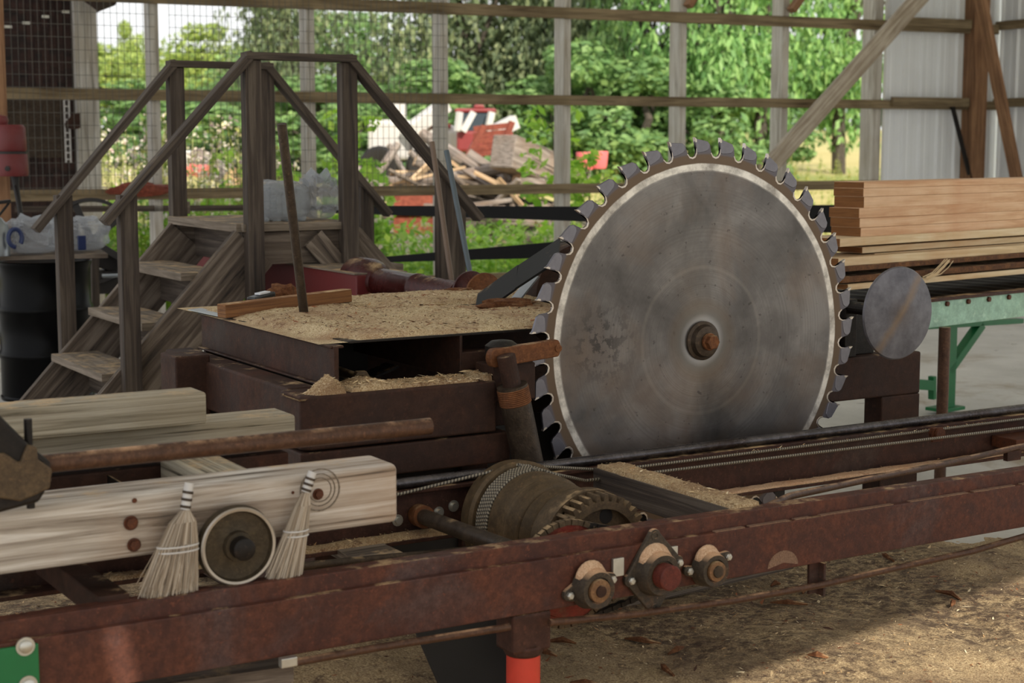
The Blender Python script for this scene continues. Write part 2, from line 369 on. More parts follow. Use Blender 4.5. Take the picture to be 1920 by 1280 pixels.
def plastic(name, c, tr=.6, rough=.15):
    s = NT(name); a = s.noise(s.coords(), 30, 4, .7, .4)
    s.color(c); s.b.inputs['Roughness'].default_value = rough; s.bump(a, .8, .02)
    t = s.n('ShaderNodeBsdfTransparent'); mx = s.n('ShaderNodeMixShader')
    lw = s.n('ShaderNodeLayerWeight'); lw.inputs[0].default_value = .4
    f = s.ramp(lw.outputs['Facing'], [(0.0, 1 - tr), (.8, min(1, 1.25 - tr))])
    s.l(f, mx.inputs[0]); s.l(t.outputs[0], mx.inputs[1]); s.l(s.b.outputs[0], mx.inputs[2]); s.l(mx.outputs[0], s.out.inputs[0]); return s.m
M['film'] = plastic('crumpled_clear_film', rgb(190, 194, 200), .62, .12)
M['bottle'] = plastic('clear_bottle_plastic', rgb(200, 208, 214), .62, .08)
M['capblue'] = plain('dark_blue_print', rgb(24, 40, 84), .4, 0, .1)
M['white'] = plain('weathered_white_paint', rgb(196, 192, 188), .5, 0, .1, 6, .05)
M['vred'] = plain('faded_red_vehicle_paint', rgb(134, 50, 50), .45, 0, .25, 4, .05)
M['vpink'] = plain('pinkish_red_plastic', rgb(226, 110, 112), .5, 0, .15, 5, .05)  # light pinkish-red base for tubs and buckets
M['rustred'] = rust('rust_red_sheet', rgb(132, 60, 44), rgb(168, 92, 70), rgb(120, 52, 40), dust=0, scale=3, metal=0)
M['glass'] = plain('dark_vehicle_glass', rgb(60, 70, 78), .1, 0, .1, 3, 0)
M['paper'] = plain('black_white_wrapper', rgb(20, 20, 24), .3, 0, .2, 40, .2)
M['paperw'] = plain('white_wrapper_print', rgb(220, 222, 226), .3, 0, .1, 40, .1)
M['bristle'] = leaves('whisk_broom_straw', [rgb(150, 132, 112), rgb(186, 170, 150), rgb(206, 194, 178), rgb(128, 112, 94)], .15)
M['bark_chunk'] = rust('brown_bark_chunk', rgb(104, 62, 38), rgb(150, 104, 68), rgb(84, 50, 34), dust=.2, scale=14, metal=0, rough=.95)
M['wire'] = plain('grey_wire', rgb(96, 94, 88), .5, .5, .1, 5, 0)
# wire rope: diagonal strands
s = NT('wire_rope'); sp = s.n('ShaderNodeSeparateXYZ'); s.l(s.tc.outputs['UV'], sp.inputs[0])
ph = s.math('ADD', s.math('MULTIPLY', sp.outputs['X'], 95), s.math('MULTIPLY', sp.outputs['Y'], 1.0))
fr = s.math('FRACT', s.math('MULTIPLY', ph, 1.0)); tri = s.math('ABSOLUTE', s.math('SUBTRACT', fr, .5))
s.color(s.ramp(tri, [(.05, rgb(150, 140, 122)), (.42, rgb(58, 52, 46))])); s.b.inputs['Metallic'].default_value = .4; s.b.inputs['Roughness'].default_value = .5
s.bump(tri, .6, .004); M['rope'] = s.m
# saw plate steel
s = NT('brushed_saw_plate_steel'); sp = s.n('ShaderNodeSeparateXYZ'); s.l(s.tc.outputs['Object'], sp.inputs[0])
rad = s.math('SQRT', s.math('ADD', s.math('MULTIPLY', sp.outputs['X'], sp.outputs['X']), s.math('MULTIPLY', sp.outputs['Z'], sp.outputs['Z'])))
wob = s.math('MULTIPLY', s.math('SUBTRACT', s.noise(s.coords('Object'), 5, 4, .6), .5), .012)
rad2 = s.math('ADD', rad, wob)
base = s.ramp(s.noise(s.coords('Object'), 3.2, 7, .62, .3), [(.33, rgb(82, 79, 78)), (.5, rgb(108, 104, 103)), (.66, rgb(136, 132, 130))])
cmb = s.n('ShaderNodeCombineXYZ'); s.l(rad, cmb.inputs[0])
rings = s.noise(cmb.outputs[0], 150, 3, .7)
base = s.mix(s.ramp(rings, [(.38, .38), (.6, 0.0)]), base, rgb(84, 80, 78))
base = s.mix(s.ramp(s.noise(s.coords('Object'), 2.0, 4, .6, .4), [(.48, 0.0), (.68, .5)]), base, rgb(122, 100, 82))
spots = s.ramp(s.noise(s.coords('Object'), 46, 3, .5), [(.66, 0.0), (.72, .55)])
base = s.mix(spots, base, rgb(60, 56, 54))
# stain patch left of the hub
dx = s.math('ADD', sp.outputs['X'], .42); dz = s.math('SUBTRACT', sp.outputs['Z'], .02)
dd = s.math('SQRT', s.math('ADD', s.math('MULTIPLY', dx, dx), s.math('MULTIPLY', dz, dz)))
pm = s.ramp(dd, [(.02, 1.0), (.17, 0.0)])
st = s.ramp(s.noise(s.coords('Object'), 26, 4, .65), [(.50, 0.0), (.56, .75)])
base = s.mix(s.math('MULTIPLY', pm, st), base, rgb(58, 56, 56))
hubr = s.ramp(rad2, [(.055, rgb(100, 98, 96)), (.075, rgb(150, 148, 148)), (.095, rgb(112, 108, 104)), (.13, rgb(112, 98, 84))])
base = s.mix(s.ramp(rad2, [(.085, .9), (.16, 0.0)]), base, hubr)
arc = s.ramp(rad2, [(.245, 0.0), (.255, .12), (.265, 0.0)]); base = s.mix(arc, base, rgb(180, 170, 160))
band = s.ramp(rad2, [(.585, 0.0), (.589, 1.0)]); ringc = s.ramp(s.noise(s.coords('Object'), 12, 5, .7), [(.35, rgb(150, 144, 138)), (.6, rgb(222, 216, 208))])
base = s.mix(band, base, ringc)
outer = s.ramp(rad2, [(.610, 0.0), (.613, 1.0)]); base = s.mix(outer, base, rgb(100, 84, 70))
out2 = s.ramp(rad2, [(.640, 0.0), (.646, 1.0)]); base = s.mix(out2, base, rgb(96, 92, 98))
tg = s.n('ShaderNodeTangent'); tg.direction_type = 'RADIAL'; tg.axis = 'Y'; s.l(tg.outputs[0], s.b.inputs['Tangent']); s.b.inputs['Anisotropic'].default_value = .7
s.color(base); s.b.inputs['Metallic'].default_value = .8
s.l(s.ramp(rings, [(.3, .38), (.7, .5)]), s.b.inputs['Roughness']); s.bump(rings, .06, .002)
M['blade'] = s.m
M['tooth'] = plain('blue_grey_tooth_steel', rgb(112, 110, 118), .35, .7, .3, 30, .1)
M['toothring'] = plain('bright_tooth_shank', rgb(190, 180, 172), .3, .8, .2, 60, .1)
# concrete
s = NT('dusty_concrete'); co = s.coords()
a = s.noise(co, 1.2, 6, .6); b = s.noise(co, 40, 5, .7)
f = s.ramp(a, [(.35, rgb(190, 186, 178)), (.65, rgb(216, 212, 204))])
f = s.mix(s.ramp(s.noise(co, .9, 6, .7, .5), [(.52, 0.0), (.66, .8)]), f, rgb(150, 128, 98))
f = s.mix(s.math('MULTIPLY', b, .25), f, rgb(90, 84, 76))
f = s.mix(s.ramp(s.noise(co, 5, 3, .6), [(.70, 0.0), (.73, .8)]), f, rgb(70, 52, 36))
s.color(f); s.b.inputs['Roughness'].default_value = .85; s.bump(b, .2, .004); M['concrete'] = s.m
# terrain
s = NT('meadow_ground'); co = s.coords('Object')
a = s.noise(co, .12, 5, .6); b = s.noise(co, 3, 6, .7)
f = s.ramp(a, [(.35, rgb(196, 176, 112)), (.5, rgb(208, 190, 130)), (.68, rgb(140, 160, 76))])
f = s.mix(s.math('MULTIPLY', b, .5), f, rgb(120, 130, 60)); s.color(f); s.b.inputs['Roughness'].default_value = 1; M['meadow'] = s.m

# ================================================================ SETTING
WA = R(6.0)
WD = Vector((math.cos(WA), -math.sin(WA), 0)); WN = Vector((math.sin(WA), math.cos(WA), 0))
W0 = CAM + (FD + RT * ((1068 - 960) / F) - U2 * ((300 - 640) / F)) * 15; W0.z = 0
def WL(s_, z, off=0): return W0 + WD * s_ + WN * off + Vector((0, 0, z))
def struct(o): o['kind'] = 'structure'; return o
def slab(name, pts, z0, z1, mat):
    b = MB(); b.prism([(p[0], p[1], z1) for p in pts], (0, 0, z0 - z1)); return struct(b.build(name, mat))
# concrete floor (ends at the open wall)
A = WL(-9, 0, .12); B = WL(5.2, 0, .12)
slab('floor', [(A.x, A.y), (B.x, B.y), (B.x - .1045 * 22 , B.y - 22), (A.x - 2, A.y - 22)], -.2, -.02, M['concrete'])
# roof over the mill, open towards the yard; unseen front edge shaped for sunlight
b = MB(); zr = 4.6
EV = -.46 - (zr) / math.tan(R(31.0))
c1 = WL(-9, zr, .5); c2 = WL(5.3, zr, .5)
pn = P(205, 1200, Y=-1.045); tn = (zr - .545) / -SUNTO.z
NX = pn.x - SUNTO.x * tn; NY = -1.045 - SUNTO.y * tn  # made-up notch in the roof edge, drops a sun streak on the front track
b.prism([(c1.x, c1.y, zr), (c2.x, c2.y, zr), (c2.x - 1, EV + .22 * (c2.x - 1), zr), (-2.2, EV - .5, zr), (NX + .035, EV - .62, zr), (NX + .035, NY, zr), (NX - .035, NY, zr), (NX - .035, EV - .64, zr), (c1.x - 1, EV - 1.0, zr)], (0, 0, .12))
struct(b.build('ceiling', M['tin']))  # white tin chosen for the unseen underside to bounce light down

# ground outside
def gz(d): return -.12 if d < 14 else (-.12 + max(0, min(d, 100) - 26) * .034 + max(0, d - 100) * .009)
b = MB(); N1 = 46; N2 = 40; vs = []; fs = []
for i in range(N1 + 1):
    d = 13.5 * (320 / 13.5) ** (i / N1)
    for j in range(N2 + 1):
        x = -1 + 2 * j / N2
        q = Vector((CAM.x, CAM.y, 0)) + FW * d + RT * (x * (.9 * d + 6))
        q.z = gz(d) + (noise.noise(q * .25) * .1 if d > 16 else 0); vs.append(q)
for i in range(N1):
    for j in range(N2): a = i * (N2 + 1) + j; fs.append([a, a + 1, a + N2 + 2, a + N2 + 1])
b.add(vs, fs); g = b.build('ground', M['meadow'], smooth=True); struct(g)
# yard behind the camera
slab('ground', [(-30, -40), (34, -40), (34, -8.5), (-30, -8.5)], -.2, -.03, M['meadow'])

# posts of the open wall
ps = [-3.81, -2.47, -1.23, 0, 1.24, 2.41, 3.55]
pl = ['grey timber wall post behind the far stair handrail, leftmost of the open wall',
      'grey timber wall post seen through the middle of the wooden stile',
      'grey timber wall post behind the two leaning steel bars',
      'grey timber wall post left of the saw blade, with weeds behind',
      'grey timber wall post rising right above the top of the saw blade',
      'grey timber wall post that the diagonal brace foot crosses',
      'wide grey timber wall post at the start of the white tin wall']
for s_, L in zip(ps, pl):
    b = MB(); o_ = .02
    w_ = .075 if s_ < 3 else .11
    b.obox(WL(s_ - w_ / 2, -.1, .08), WL(s_ - w_ / 2, 4.6, .08), w_, .2, up=WN)
    tag(b.build('timber_post', M['post'], bevel=.004), L, 'post', 'posts of the open back wall')
for z, h, L, s0, s1 in ((2.79, .10, 'uppermost brown horizontal girt across the open back wall', -9, 5.0), (2.0, .09, 'middle brown horizontal girt level with the top of the stile rails', -9, 5.0),
                (1.19, .09, 'lowest horizontal girt of the open wall, behind the water bottles', -9, 3.5), (.30, .26, 'pale skirt board along the bottom of the open back wall', -2.2, 3.5)):
    b = MB(); b.obox(WL(s0, z, -.06), WL(s1, z, -.06), .045, h)
    tag(b.build('girt_board', M['girt'], bevel=.003), L, 'girt')
b = MB(); b.obox(WL(-5, 1.08, -.01), WL(-2.2, 1.05, -.01), .02, .05)
tag(b.build('thin_rail', M['stile_d']), 'thin dark rail just under the lowest girt behind the stile', 'rail')
# wire mesh on the left bays
for k, (s0, s1) in enumerate(((-9, -3.86), (-3.74, -2.5), (-2.4, -1.28))):
    b = MB()
    s_ = s0
    while s_ < s1: b.obox(WL(s_, 1.2, -.10), WL(s_, 4.5, -.10), .0035, .0035, up=WN); s_ += .052
    z = 1.25
    while z < 4.4: b.obox(WL(s0, z, -.10), WL(s1, z, -.10), .0035, .0035); z += .1
    tag(b.build('wire_mesh', M['wire']), ['square wire mesh stretched in front of the dark shed', 'square wire mesh in the bay left of the stile top', 'square wire mesh in the bay over the right stair'][k], 'wire mesh', kind='stuff')

# tin walls at the right
def tin(name, p0, dr, L, z0, z1, nrm):
    prof = []; x = 0
    while x < L:
        for dx_, h in ((0, 0), (.015, .022), (.035, .022), (.05, 0), (.09, 0), (.1, .004), (.15, .004), (.16, 0)): prof.append((x + dx_, h))
        x += .23
    vs = []; fs = []
    for (q, h) in prof:
        for z in (z0, z1): vs.append(p0 + dr * q + nrm * h + Vector((0, 0, z)))
    n = len(prof)
    for i in range(n - 1): fs.append([2 * i, 2 * i + 2, 2 * i + 3, 2 * i + 1])
    b = MB(); b.add(vs, fs); o = b.build(name, M['tin']); m = o.modifiers.new('thickness', 'SOLIDIFY'); m.thickness = .004
    return struct(o)
tin('wall_back', WL(3.6, 0, .03), WD, 1.5, 0, 4.6, -WN)
CR = WL(5.1, 0, 0)
tin('wall_right', CR, -WN, 3.2, 0, 4.6, -WD)
for (s_, off, w_, L) in ((4.72, -.02, .2, 'dark brown corner post between the two tin walls'),):
    b = MB(); b.obox(WL(s_, -.02, -.06), WL(s_, 4.6, -.06), w_, .16, up=WN); tag(b.build('corner_post', M['brownpost'], bevel=.004), L, 'post')
for z in (2.03, 2.83):
    b = MB(); b.obox(WL(3.62, z, -.10), WL(4.6, z, -.10), .045, .09); tag(b.build('girt_board', M['girt']), 'brown girt on the white tin wall, %s' % ('lower of two' if z < 2.5 else 'upper of two'), 'girt')
    b = MB(); b.obox(CR - WD * .06 + Vector((0, 0, z)), CR - WD * .06 - WN * 3.2 + Vector((0, 0, z)), .045, .09); tag(b.build('girt_board', M['girt']), 'girt on the shaded right tin wall behind the slanting post, %s' % ('lower' if z < 2.5 else 'upper'), 'girt')
on = WN; 
def OW(x, y, off): return PP(x, y, WL(0, 0, off), WN)
b = MB(); b.obox(OW(1440, 315, -.35), OW(1760, -45, -.35), .06, .17, up=(0, 0, 1))
tag(b.build('diagonal_brace', M['brace'], bevel=.005), 'long grey-brown diagonal brace board rising to the right above the blade', 'brace')
b = MB(); b.obox(OW(1835, -20, -.9), OW(1908, 345, -.9), .06, .13, up=WN)
tag(b.build('diagonal_brace', M['brownpost'], bevel=.005), 'warm brown slanting post against the shaded right tin wall', 'brace')
b = MB(); b.obox(OW(1786, 200, -.12), OW(1822, 345, -.12), .03, .04, up=WN)
tag(b.build('leaning_stick', M['darksteel']), 'thin dark stick leaning against the corner post', 'stick')
for (xa, ya, xb, yb, L) in ((1290, 12, 1306, -14, 'small knee brace at the top of the post above the blade'), (1484, 20, 1508, -14, 'small knee brace at the top of the post left of the diagonal brace')):
    b = MB(); b.obox(OW(xa, ya, -.1), OW(xb, yb, -.1), .06, .1, up=WN); tag(b.build('knee_brace', M['brownpost']), L, 'brace')

# ================================================================ OUTSIDE
def at_ground(x, d):
    q = Vector((CAM.x, CAM.y, 0)) + FW * d + RT * ((x - 960) / 3042 * d); q.z = gz(d); return q
def leaf_quads(b, c, rad, n, size, rnd, flat=0):
    for _ in range(n):
        while True:
            v = Vector((rnd.uniform(-1, 1), rnd.uniform(-1, 1), rnd.uniform(-1, 1)))
            if v.length < 1: break
        v = v.normalized() * (v.length ** .5)
        p = Vector(c) + Vector((v.x * rad[0], v.y * rad[1], v.z * rad[2]))
        nn = (v + Vector((rnd.gauss(0, .5), rnd.gauss(0, .5), rnd.gauss(.3, .5)))).normalized()
        a = nn.orthogonal().normalized(); a.rotate(Matrix.Rotation(rnd.uniform(0, 6.28), 3, nn)); bb = nn.cross(a)
        s1 = size * rnd.uniform(.6, 1.4); s2 = s1 * rnd.uniform(.4, .7)
        b.add([p - a * s1, p + bb * s2, p + a * s1, p - bb * s2], [[0, 1, 2, 3]])
def crown(seed, h, r, leaf, n, trunk_h=.25, clumps=26, droop=0):
    """unit crown of height h, radius r, over a trunk"""
    rnd = random.Random(seed); b = MB(); t = MB(); z0 = h * trunk_h
    t.tube([(0, 0, -.1), (.1, 0, h * .3), (0, .1, h * .6), (.1, 0, h * .9)], [r * .09, r * .07, r * .05, r * .01], 8)
    for k in range(clumps):
        u = rnd.random(); zz = z0 + (h - z0) * u; rr = r * math.sin(math.pi * (.18 + .72 * u)) ** .7
        a = rnd.uniform(0, 6.28); q = rr * math.sqrt(rnd.random()) * .85
        c = (q * math.cos(a), q * math.sin(a), zz)
        cr_ = r * rnd.uniform(.22, .42)
        leaf_quads(b, c, (cr_, cr_, cr_ * (.75 + droop)), n // clumps, leaf, rnd)
        if k < 9: t.tube([(0, 0, max(.2, zz - r * .5) * .8), (c[0] * .6, c[1] * .6, zz * .9), c], [r * .03, r * .02, r * .006], 5)
    return b, t
protos = {}
def tree(kind, x, d, h, wd, label, group=None):
    name, mat, seed, n, leaf, th, cl, dr = KINDS[kind]
    q = at_ground(x, d)
    if kind not in protos:
        r_ = thing(name, label, 'tree', (0, 0, 0), group)
        cb, tb = crown(seed, 1.0, .5, leaf, n, th, cl, dr)
        cb.build('foliage', M[mat], r_); tb.build('trunk', M['trunk'], r_, smooth=True); protos[kind] = r_; o = r_
    else:
        o = copy_tree(protos[kind]); o['label'] = label
        if group: o['group'] = group
        elif 'group' in o: del o['group']
    o.location = q; o.scale = (wd, wd, h); o.rotation_euler = (0, 0, (x * 13 % 628) / 100); return o
KINDS = {
 'A': ('hedgerow_tree', 'leafA', 3, 7000, .022, .02, 30, 0), 'B': ('leafy_tree', 'leafB', 5, 8000, .020, .03, 34, 0),
 'C': ('willow_tree', 'leafC', 8, 14000, .016, .05, 40, .5), 'D': ('maple_tree', 'leafD', 11, 9000, .017, .16, 34, 0),
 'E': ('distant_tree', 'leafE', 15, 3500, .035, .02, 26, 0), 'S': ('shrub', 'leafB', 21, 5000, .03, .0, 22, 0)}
T = [('A', 195, 95, 5.0, 8, 'yellow-green tree beyond the wire mesh, nearest the dark shed'), ('A', 245, 110, 7.0, 3.5, 'small rounded tree top standing above the hedge beyond the wire mesh'),
 ('A', 335, 90, 4.4, 9, 'yellow-green tree between the far stair post and the shed'), ('A', 400, 84, 5.6, 6, 'yellow-green tree below the drooping willow branches'),
 ('B', 560, 70, 5.5, 8, 'green tree behind the middle of the stile'), ('C', 530, 56, 10.5, 5.0, 'tall drooping grey-green tree rising above the left of the stile'),
 ('B', 720, 74, 5.6, 7, 'rounded green tree behind the right stair handrail'), ('A', 760, 60, 3.6, 3.0, 'small yellowish tree behind the right stair handrail'),
 ('C', 875, 52, 11.0, 6.5, 'big dark willow-like tree behind the red loader cab'), ('C', 1000, 54, 12.0, 6.5, 'big dark willow-like tree left of the post nearest the blade'),
 ('C', 1120, 50, 10.5, 4.5, 'pale grey-green tree right of the post nearest the blade'), ('B', 1215, 47, 9.5, 4.6, 'green tree above the top left of the blade'),
 ('D', 1345, 44, 10.5, 5.0, 'bright green tree right of the post above the blade'), ('D', 1430, 46, 11.0, 4.6, 'bright green tree with grey trunk left of the diagonal brace'),
 ('D', 1575, 50, 10.5, 5.2, 'bright green tree crown behind the diagonal brace')]
T += [('A', -520, 80, 6.0, 9, 'yellow-green tree far left of the shed'), ('B', -250, 85, 6.5, 9, 'green tree hidden behind the left of the shed'), ('A', 40, 90, 6.0, 8, 'yellow-green tree hidden behind the shed')]
for a in T: tree(*a, group='trees beyond the yard')
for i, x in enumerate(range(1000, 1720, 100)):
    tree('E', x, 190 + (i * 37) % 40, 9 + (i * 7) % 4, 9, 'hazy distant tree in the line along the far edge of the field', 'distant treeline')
for i, (x, d, h, wd) in enumerate(((235, 62, 2.6, 6), (330, 56, 2.2, 5), (470, 50, 2.4, 6), (600, 48, 2.6, 6), (680, 44, 2.0, 4), (800, 46, 3.0, 5), (1010, 44, 2.6, 5), (1120, 43, 3.4, 4.5), (1225, 43, 3.0, 4.5), (1330, 43, 2.4, 4), (1440, 47, 2.0, 3))):
    tree('S', x, d, h, wd, 'low dark green bush at the foot of the trees', 'bushes under the trees')

# weeds outside the open wall
def weeds(name, mat, n, x0, x1, d0, d1, h0, h1, leaf, label, seed, cat='weeds', heads=None):
    rnd = random.Random(seed); b = MB(); fl = MB()
    for _ in range(n):
        d = rnd.uniform(d0, d1); q = at_ground(rnd.uniform(x0, x1), d); h = rnd.uniform(h0, h1)
        lean = Vector((rnd.gauss(0, .12), rnd.gauss(0, .12), 1)) * h
        b.tube([q, q + lean * .5, q + lean], [.008, .006, .003], 3, cap=False)
        for k in range(16):
            u = rnd.uniform(.08, 1); p = q + lean * u; a = rnd.uniform(0, 6.28)
            dr = Vector((math.cos(a), math.sin(a), rnd.uniform(-.1, .9))).normalized(); sd = dr.cross(Vector((0, 0, 1))).normalized()
            L = leaf * rnd.uniform(.6, 1.5)
            b.add([p, p + dr * L * .5 + sd * L * .22, p + dr * L, p + dr * L * .5 - sd * L * .22], [[0, 1, 2, 3]])
        if heads and rnd.random() < heads:
            for k in range(5):
                p = q + lean * rnd.uniform(.8, 1.02) + Vector((rnd.gauss(0, .05), rnd.gauss(0, .05), 0))
                leaf_quads(fl, p, (.02, .02, .02), 2, .028, rnd)
    tag(b.build(name, M[mat]), label, cat, kind='stuff')
    return fl
f1 = weeds('weeds', 'weed', 520, 170, 700, 15.8, 20, .5, 1.25, .14, 'tall bright green weeds growing just outside the wall left of the stile', 1, heads=.25)
f2 = weeds('weeds', 'weed', 460, 640, 1110, 15.8, 22, .3, .85, .14, 'bright green weeds outside the wall behind the driveshaft', 2, heads=.15)
f3 = weeds('weeds', 'weed2', 200, 180, 520, 17, 23, 1.0, 2.1, .09, 'straw-coloured flowering weeds standing tall in the left bays', 3, heads=1)
for f_, L in ((f1, 'small pale flowers among the left weeds'), (f2, 'small pale flowers among the weeds behind the driveshaft'), (f3, 'pale flower heads of the tall straw-coloured weeds')):
    tag(f_.build('wild_flowers', M['flower']), L, 'flowers', kind='stuff')
weeds('weeds', 'weed2', 500, 1060, 1760, 22, 48, .3, .8, .10, 'dry grass and seed heads in the field right of the blade', 4)
rnd = random.Random(5)
def sapling(x, d, h, label, sc=1):
    q = at_ground(x, d); r_ = thing('sapling', label, 'sapling', q); b = MB(); s_ = MB()
    s_.tube([q, q + V(.05, 0, h * .5), q + V(0, .08, h)], [.02, .014, .006], 6)
    for k in range(26):
        u = rnd.uniform(.35, 1.0); a = rnd.uniform(0, 6.28); L = .45 * sc * (1.1 - u * .6)
        e = q + V(0, 0, h * u) + V(math.cos(a) * L, math.sin(a) * L, .15)
        s_.tube([q + V(0, 0, h * u), e], [.006, .003], 4)
        leaf_quads(b, e, (.14 * sc, .14 * sc, .10 * sc), 9, .07 * sc, rnd)
    b.build('foliage', M['weed'], r_); s_.build('stem', M['trunk'], r_)
sapling(1040, 20, 2.1, 'young green sapling beside the post nearest the blade'); sapling(1105, 19, 1.5, 'low leafy sapling right of the post nearest the blade', .8)
sapling(445, 19, 1.5, 'young sapling with oval leaves behind the left stile stairs', .9); sapling(505, 18.5, 1.4, 'bushy sapling behind the stile posts'); sapling(660, 19, 1.9, 'leafy sapling behind the right stile posts'); sapling(690, 17.5, .8, 'leafy low sapling beside the driveshaft bell', .7)

# yard clutter: logs, slabs, truck, loader
def log(p0, p1, r, label, group=None, square=False, mat='logwood'):
    t = thing('log', label, 'log', ((p0 + p1) / 2), group); b = MB(); n = 14
    if square: b.obox(p0, p1, r * 1.7, r * 2)
    else: b.tube([p0, (p0 * .5 + p1 * .5), p1], [r, r * .97, r * .92], n, cap=False)
    b.build('log_body', M[mat], t, smooth=not square, bevel=.03 if square else 0)
    if not square:
        d = (p1 - p0).normalized(); e = MB(); e.lathe(p0, -d, [(-.01, r * .98), (.006, r * .97)], n); e.build('cut_end', M['logend'], t); e = MB(); e.lathe(p1, d, [(-.01, r * .9), (.006, r * .9)], n); e.build('cut_end', M['logend'], t)
log(PD(942, 283, 25.6), PD(1085, 342, 27.5), .27, 'huge squared grey log lying slanted on top of the pile', square=True)
log(PD(968, 335, 26), PD(1060, 362, 26.5), .13, 'pale log below the huge squared log')
log(PD(372, 300, 27), PD(440, 335, 25.5), .20, 'pale log behind the left stile stairs')
rnd = random.Random(9)
for k in range(44):
    x = rnd.uniform(700, 1030); y = 400 - rnd.uniform(0, 1) * (60 + 55 * (1 - abs(x - 870) / 200)); d = rnd.uniform(26.5, 29)
    p = PD(x, y, d); a = rnd.gauss(.2, .6); L = rnd.uniform(.3, .9)
    dr = (RT * math.cos(a) + FW * rnd.uniform(-.5, .5) + V(0, 0, -math.sin(a) * .6)).normalized()
    log(p - dr * L, p + dr * L, rnd.uniform(.05, .11), 'weathered log in the jumbled heap behind the leaning bars', 'logs of the jumbled heap')
for k in range(46):
    x = rnd.uniform(700, 1000); d = rnd.uniform(25.8, 27.5); y = 395 - rnd.random() * (100 - abs(x - 850) * .35); p = PD(x, y, d); a = rnd.gauss(.25, .7); L = rnd.uniform(.2, .7)
    dr = (RT * math.cos(a) + FW * rnd.uniform(-.5, .5) + V(0, 0, -math.sin(a) * .7)).normalized(); b = MB()
    b.obox(p - dr * L, p + dr * L, rnd.uniform(.06, .22), rnd.uniform(.02, .06), up=(rnd.gauss(0, .4), rnd.gauss(0, .4), 1)); tag(b.build('broken_plank', M[rnd.choice(['logwood', 'stile', 'logwood', 'logend'])]), 'broken slab of wood in the jumbled heap behind the leaning bars', 'slab', 'wood slabs of the jumbled heap')
pm = MB()
for (x, y, wx, hy, d, sd_) in ((860, 395, 2.2, 1.0, 27, 1), (1000, 400, 1.6, .7, 27, 2), (740, 400, 1.2, .6, 26, 3), (400, 350, .9, .45, 26, 4)):
    c = PD(x, y, d); vs = []; fs = []; n = 18
    for i in range(9):
        ph = i / 8 * math.pi / 2
        for j in range(n):
            a = 2 * math.pi * j / n; k = 1 + .25 * noise.noise(Vector((i * .7, j * .6, sd_)))
            vs.append(c + RT * math.cos(a) * wx * math.cos(ph) * k + FW * math.sin(a) * 1.1 * math.cos(ph) * k + V(0, 0, hy * math.sin(ph) * k - .6))
    for i in range(8):
        for j in range(n): fs.append([i * n + j, i * n + (j + 1) % n, (i + 1) * n + (j + 1) % n, (i + 1) * n + j])
    pm.add(vs, fs)
tag(pm.build('bark_heap', M['trunk'], smooth=True), 'heap of grey bark and rubble under the log pile', 'heap', kind='stuff')
for k in range(34):
    x = rnd.uniform(690, 1060); d = rnd.uniform(23, 26); p = PD(x, rnd.uniform(385, 455), d); a = rnd.gauss(.05, .2); L = rnd.uniform(.5, 1.2)
    dr = (RT * math.cos(a) + FW * rnd.uniform(-.3, .3) + V(0, 0, math.sin(a) * .4)).normalized(); b = MB()
    b.obox(p - dr * L, p + dr * L, rnd.uniform(.08, .2), rnd.uniform(.03, .07)); tag(b.build('offcut_board', M['logwood']), 'weathered slab board in the low stack behind the dark belts', 'board', 'slab boards in the low stack')
# truck
def bx(b, x0, y0, x1, y1, d, th_): 
    """box whose face towards the camera spans two photo points at its distance"""
    p = PD(x0, y1, d); q = PD(x1, y1, d); h = (y1 - y0) / F * d
    b.obox(p + FW * th_ / 2 + V(0, 0, h / 2), Vector((q.x, q.y, p.z)) + FW * th_ / 2 + V(0, 0, h / 2), th_, h)
t = thing('flatbed_truck', 'faded white flatbed truck parked behind the right stair handrail', 'truck', at_ground(790, 33))
b = MB(); bx(b, 690, 225, 770, 300, 33, 2.0); b.build('cab', M['white'], t, bevel=.08)
b = MB(); bx(b, 700, 238, 760, 262, 32.97, .1); b.build('windscreen', M['glass'], t, bevel=.02)
b = MB(); bx(b, 770, 235, 860, 300, 33, 1.6); b.build('hood', M['white'], t, bevel=.15)
b = MB(); bx(b, 735, 180, 760, 232, 33, .4); bx(b, 730, 178, 790, 186, 33, .3); b.build('mast', M['white'], t, bevel=.03)
b = MB(); b.obox(PD(770, 245, 32.5), PD(836, 196, 33), .25, .3); b.build('boom', M['white'], t, bevel=.03)
b = MB(); bx(b, 768, 232, 845, 240, 32.9, .2); b.build('red_stripe', M['vred'], t)
for x in (712, 800):
    b = MB(); c = PD(x, 312, 32.8); b.lathe(c, -FW, [(-.15, .0), (-.15, .38), (-.1, .42), (.1, .42), (.15, .36), (.15, .18), (.1, .0)], 20); w_ = b.build('wheel', M['dull'], t, smooth=True)
t = thing('log_loader', 'red log loader with white window frames standing behind the heap', 'loader', at_ground(905, 31))
b = MB(); bx(b, 858, 208, 925, 250, 31, 1.4); b.build('cab', M['glass'], t, bevel=.05)
b = MB(); bx(b, 852, 203, 930, 211, 30.9, 1.7); bx(b, 888, 196, 908, 204, 30.9, .4); b.build('roof', M['vred'], t, bevel=.04)
b = MB()
for (xa, xb, s_) in ((858, 862, 0), (868, 882, 6), (914, 930, -8)): b.obox(PD(xa, 246, 30.8), PD(xb + s_, 210, 30.8), .08, .12)
b.build('window_frame', M['white'], t)
b = MB(); bx(b, 856, 245, 962, 285, 31, 1.8); b.build('body', M['vred'], t, bevel=.06)
b = MB(); b.obox(PD(930, 246, 30.2), PD(966, 228, 30.4), .2, .25); b.build('arm', M['white'], t)
b = MB()
for k in range(5): b.obox(PD(884 + k * 1, 290 - k * 12, 29), PD(944 + k * 3, 283 - k * 12, 29), .06, .10)
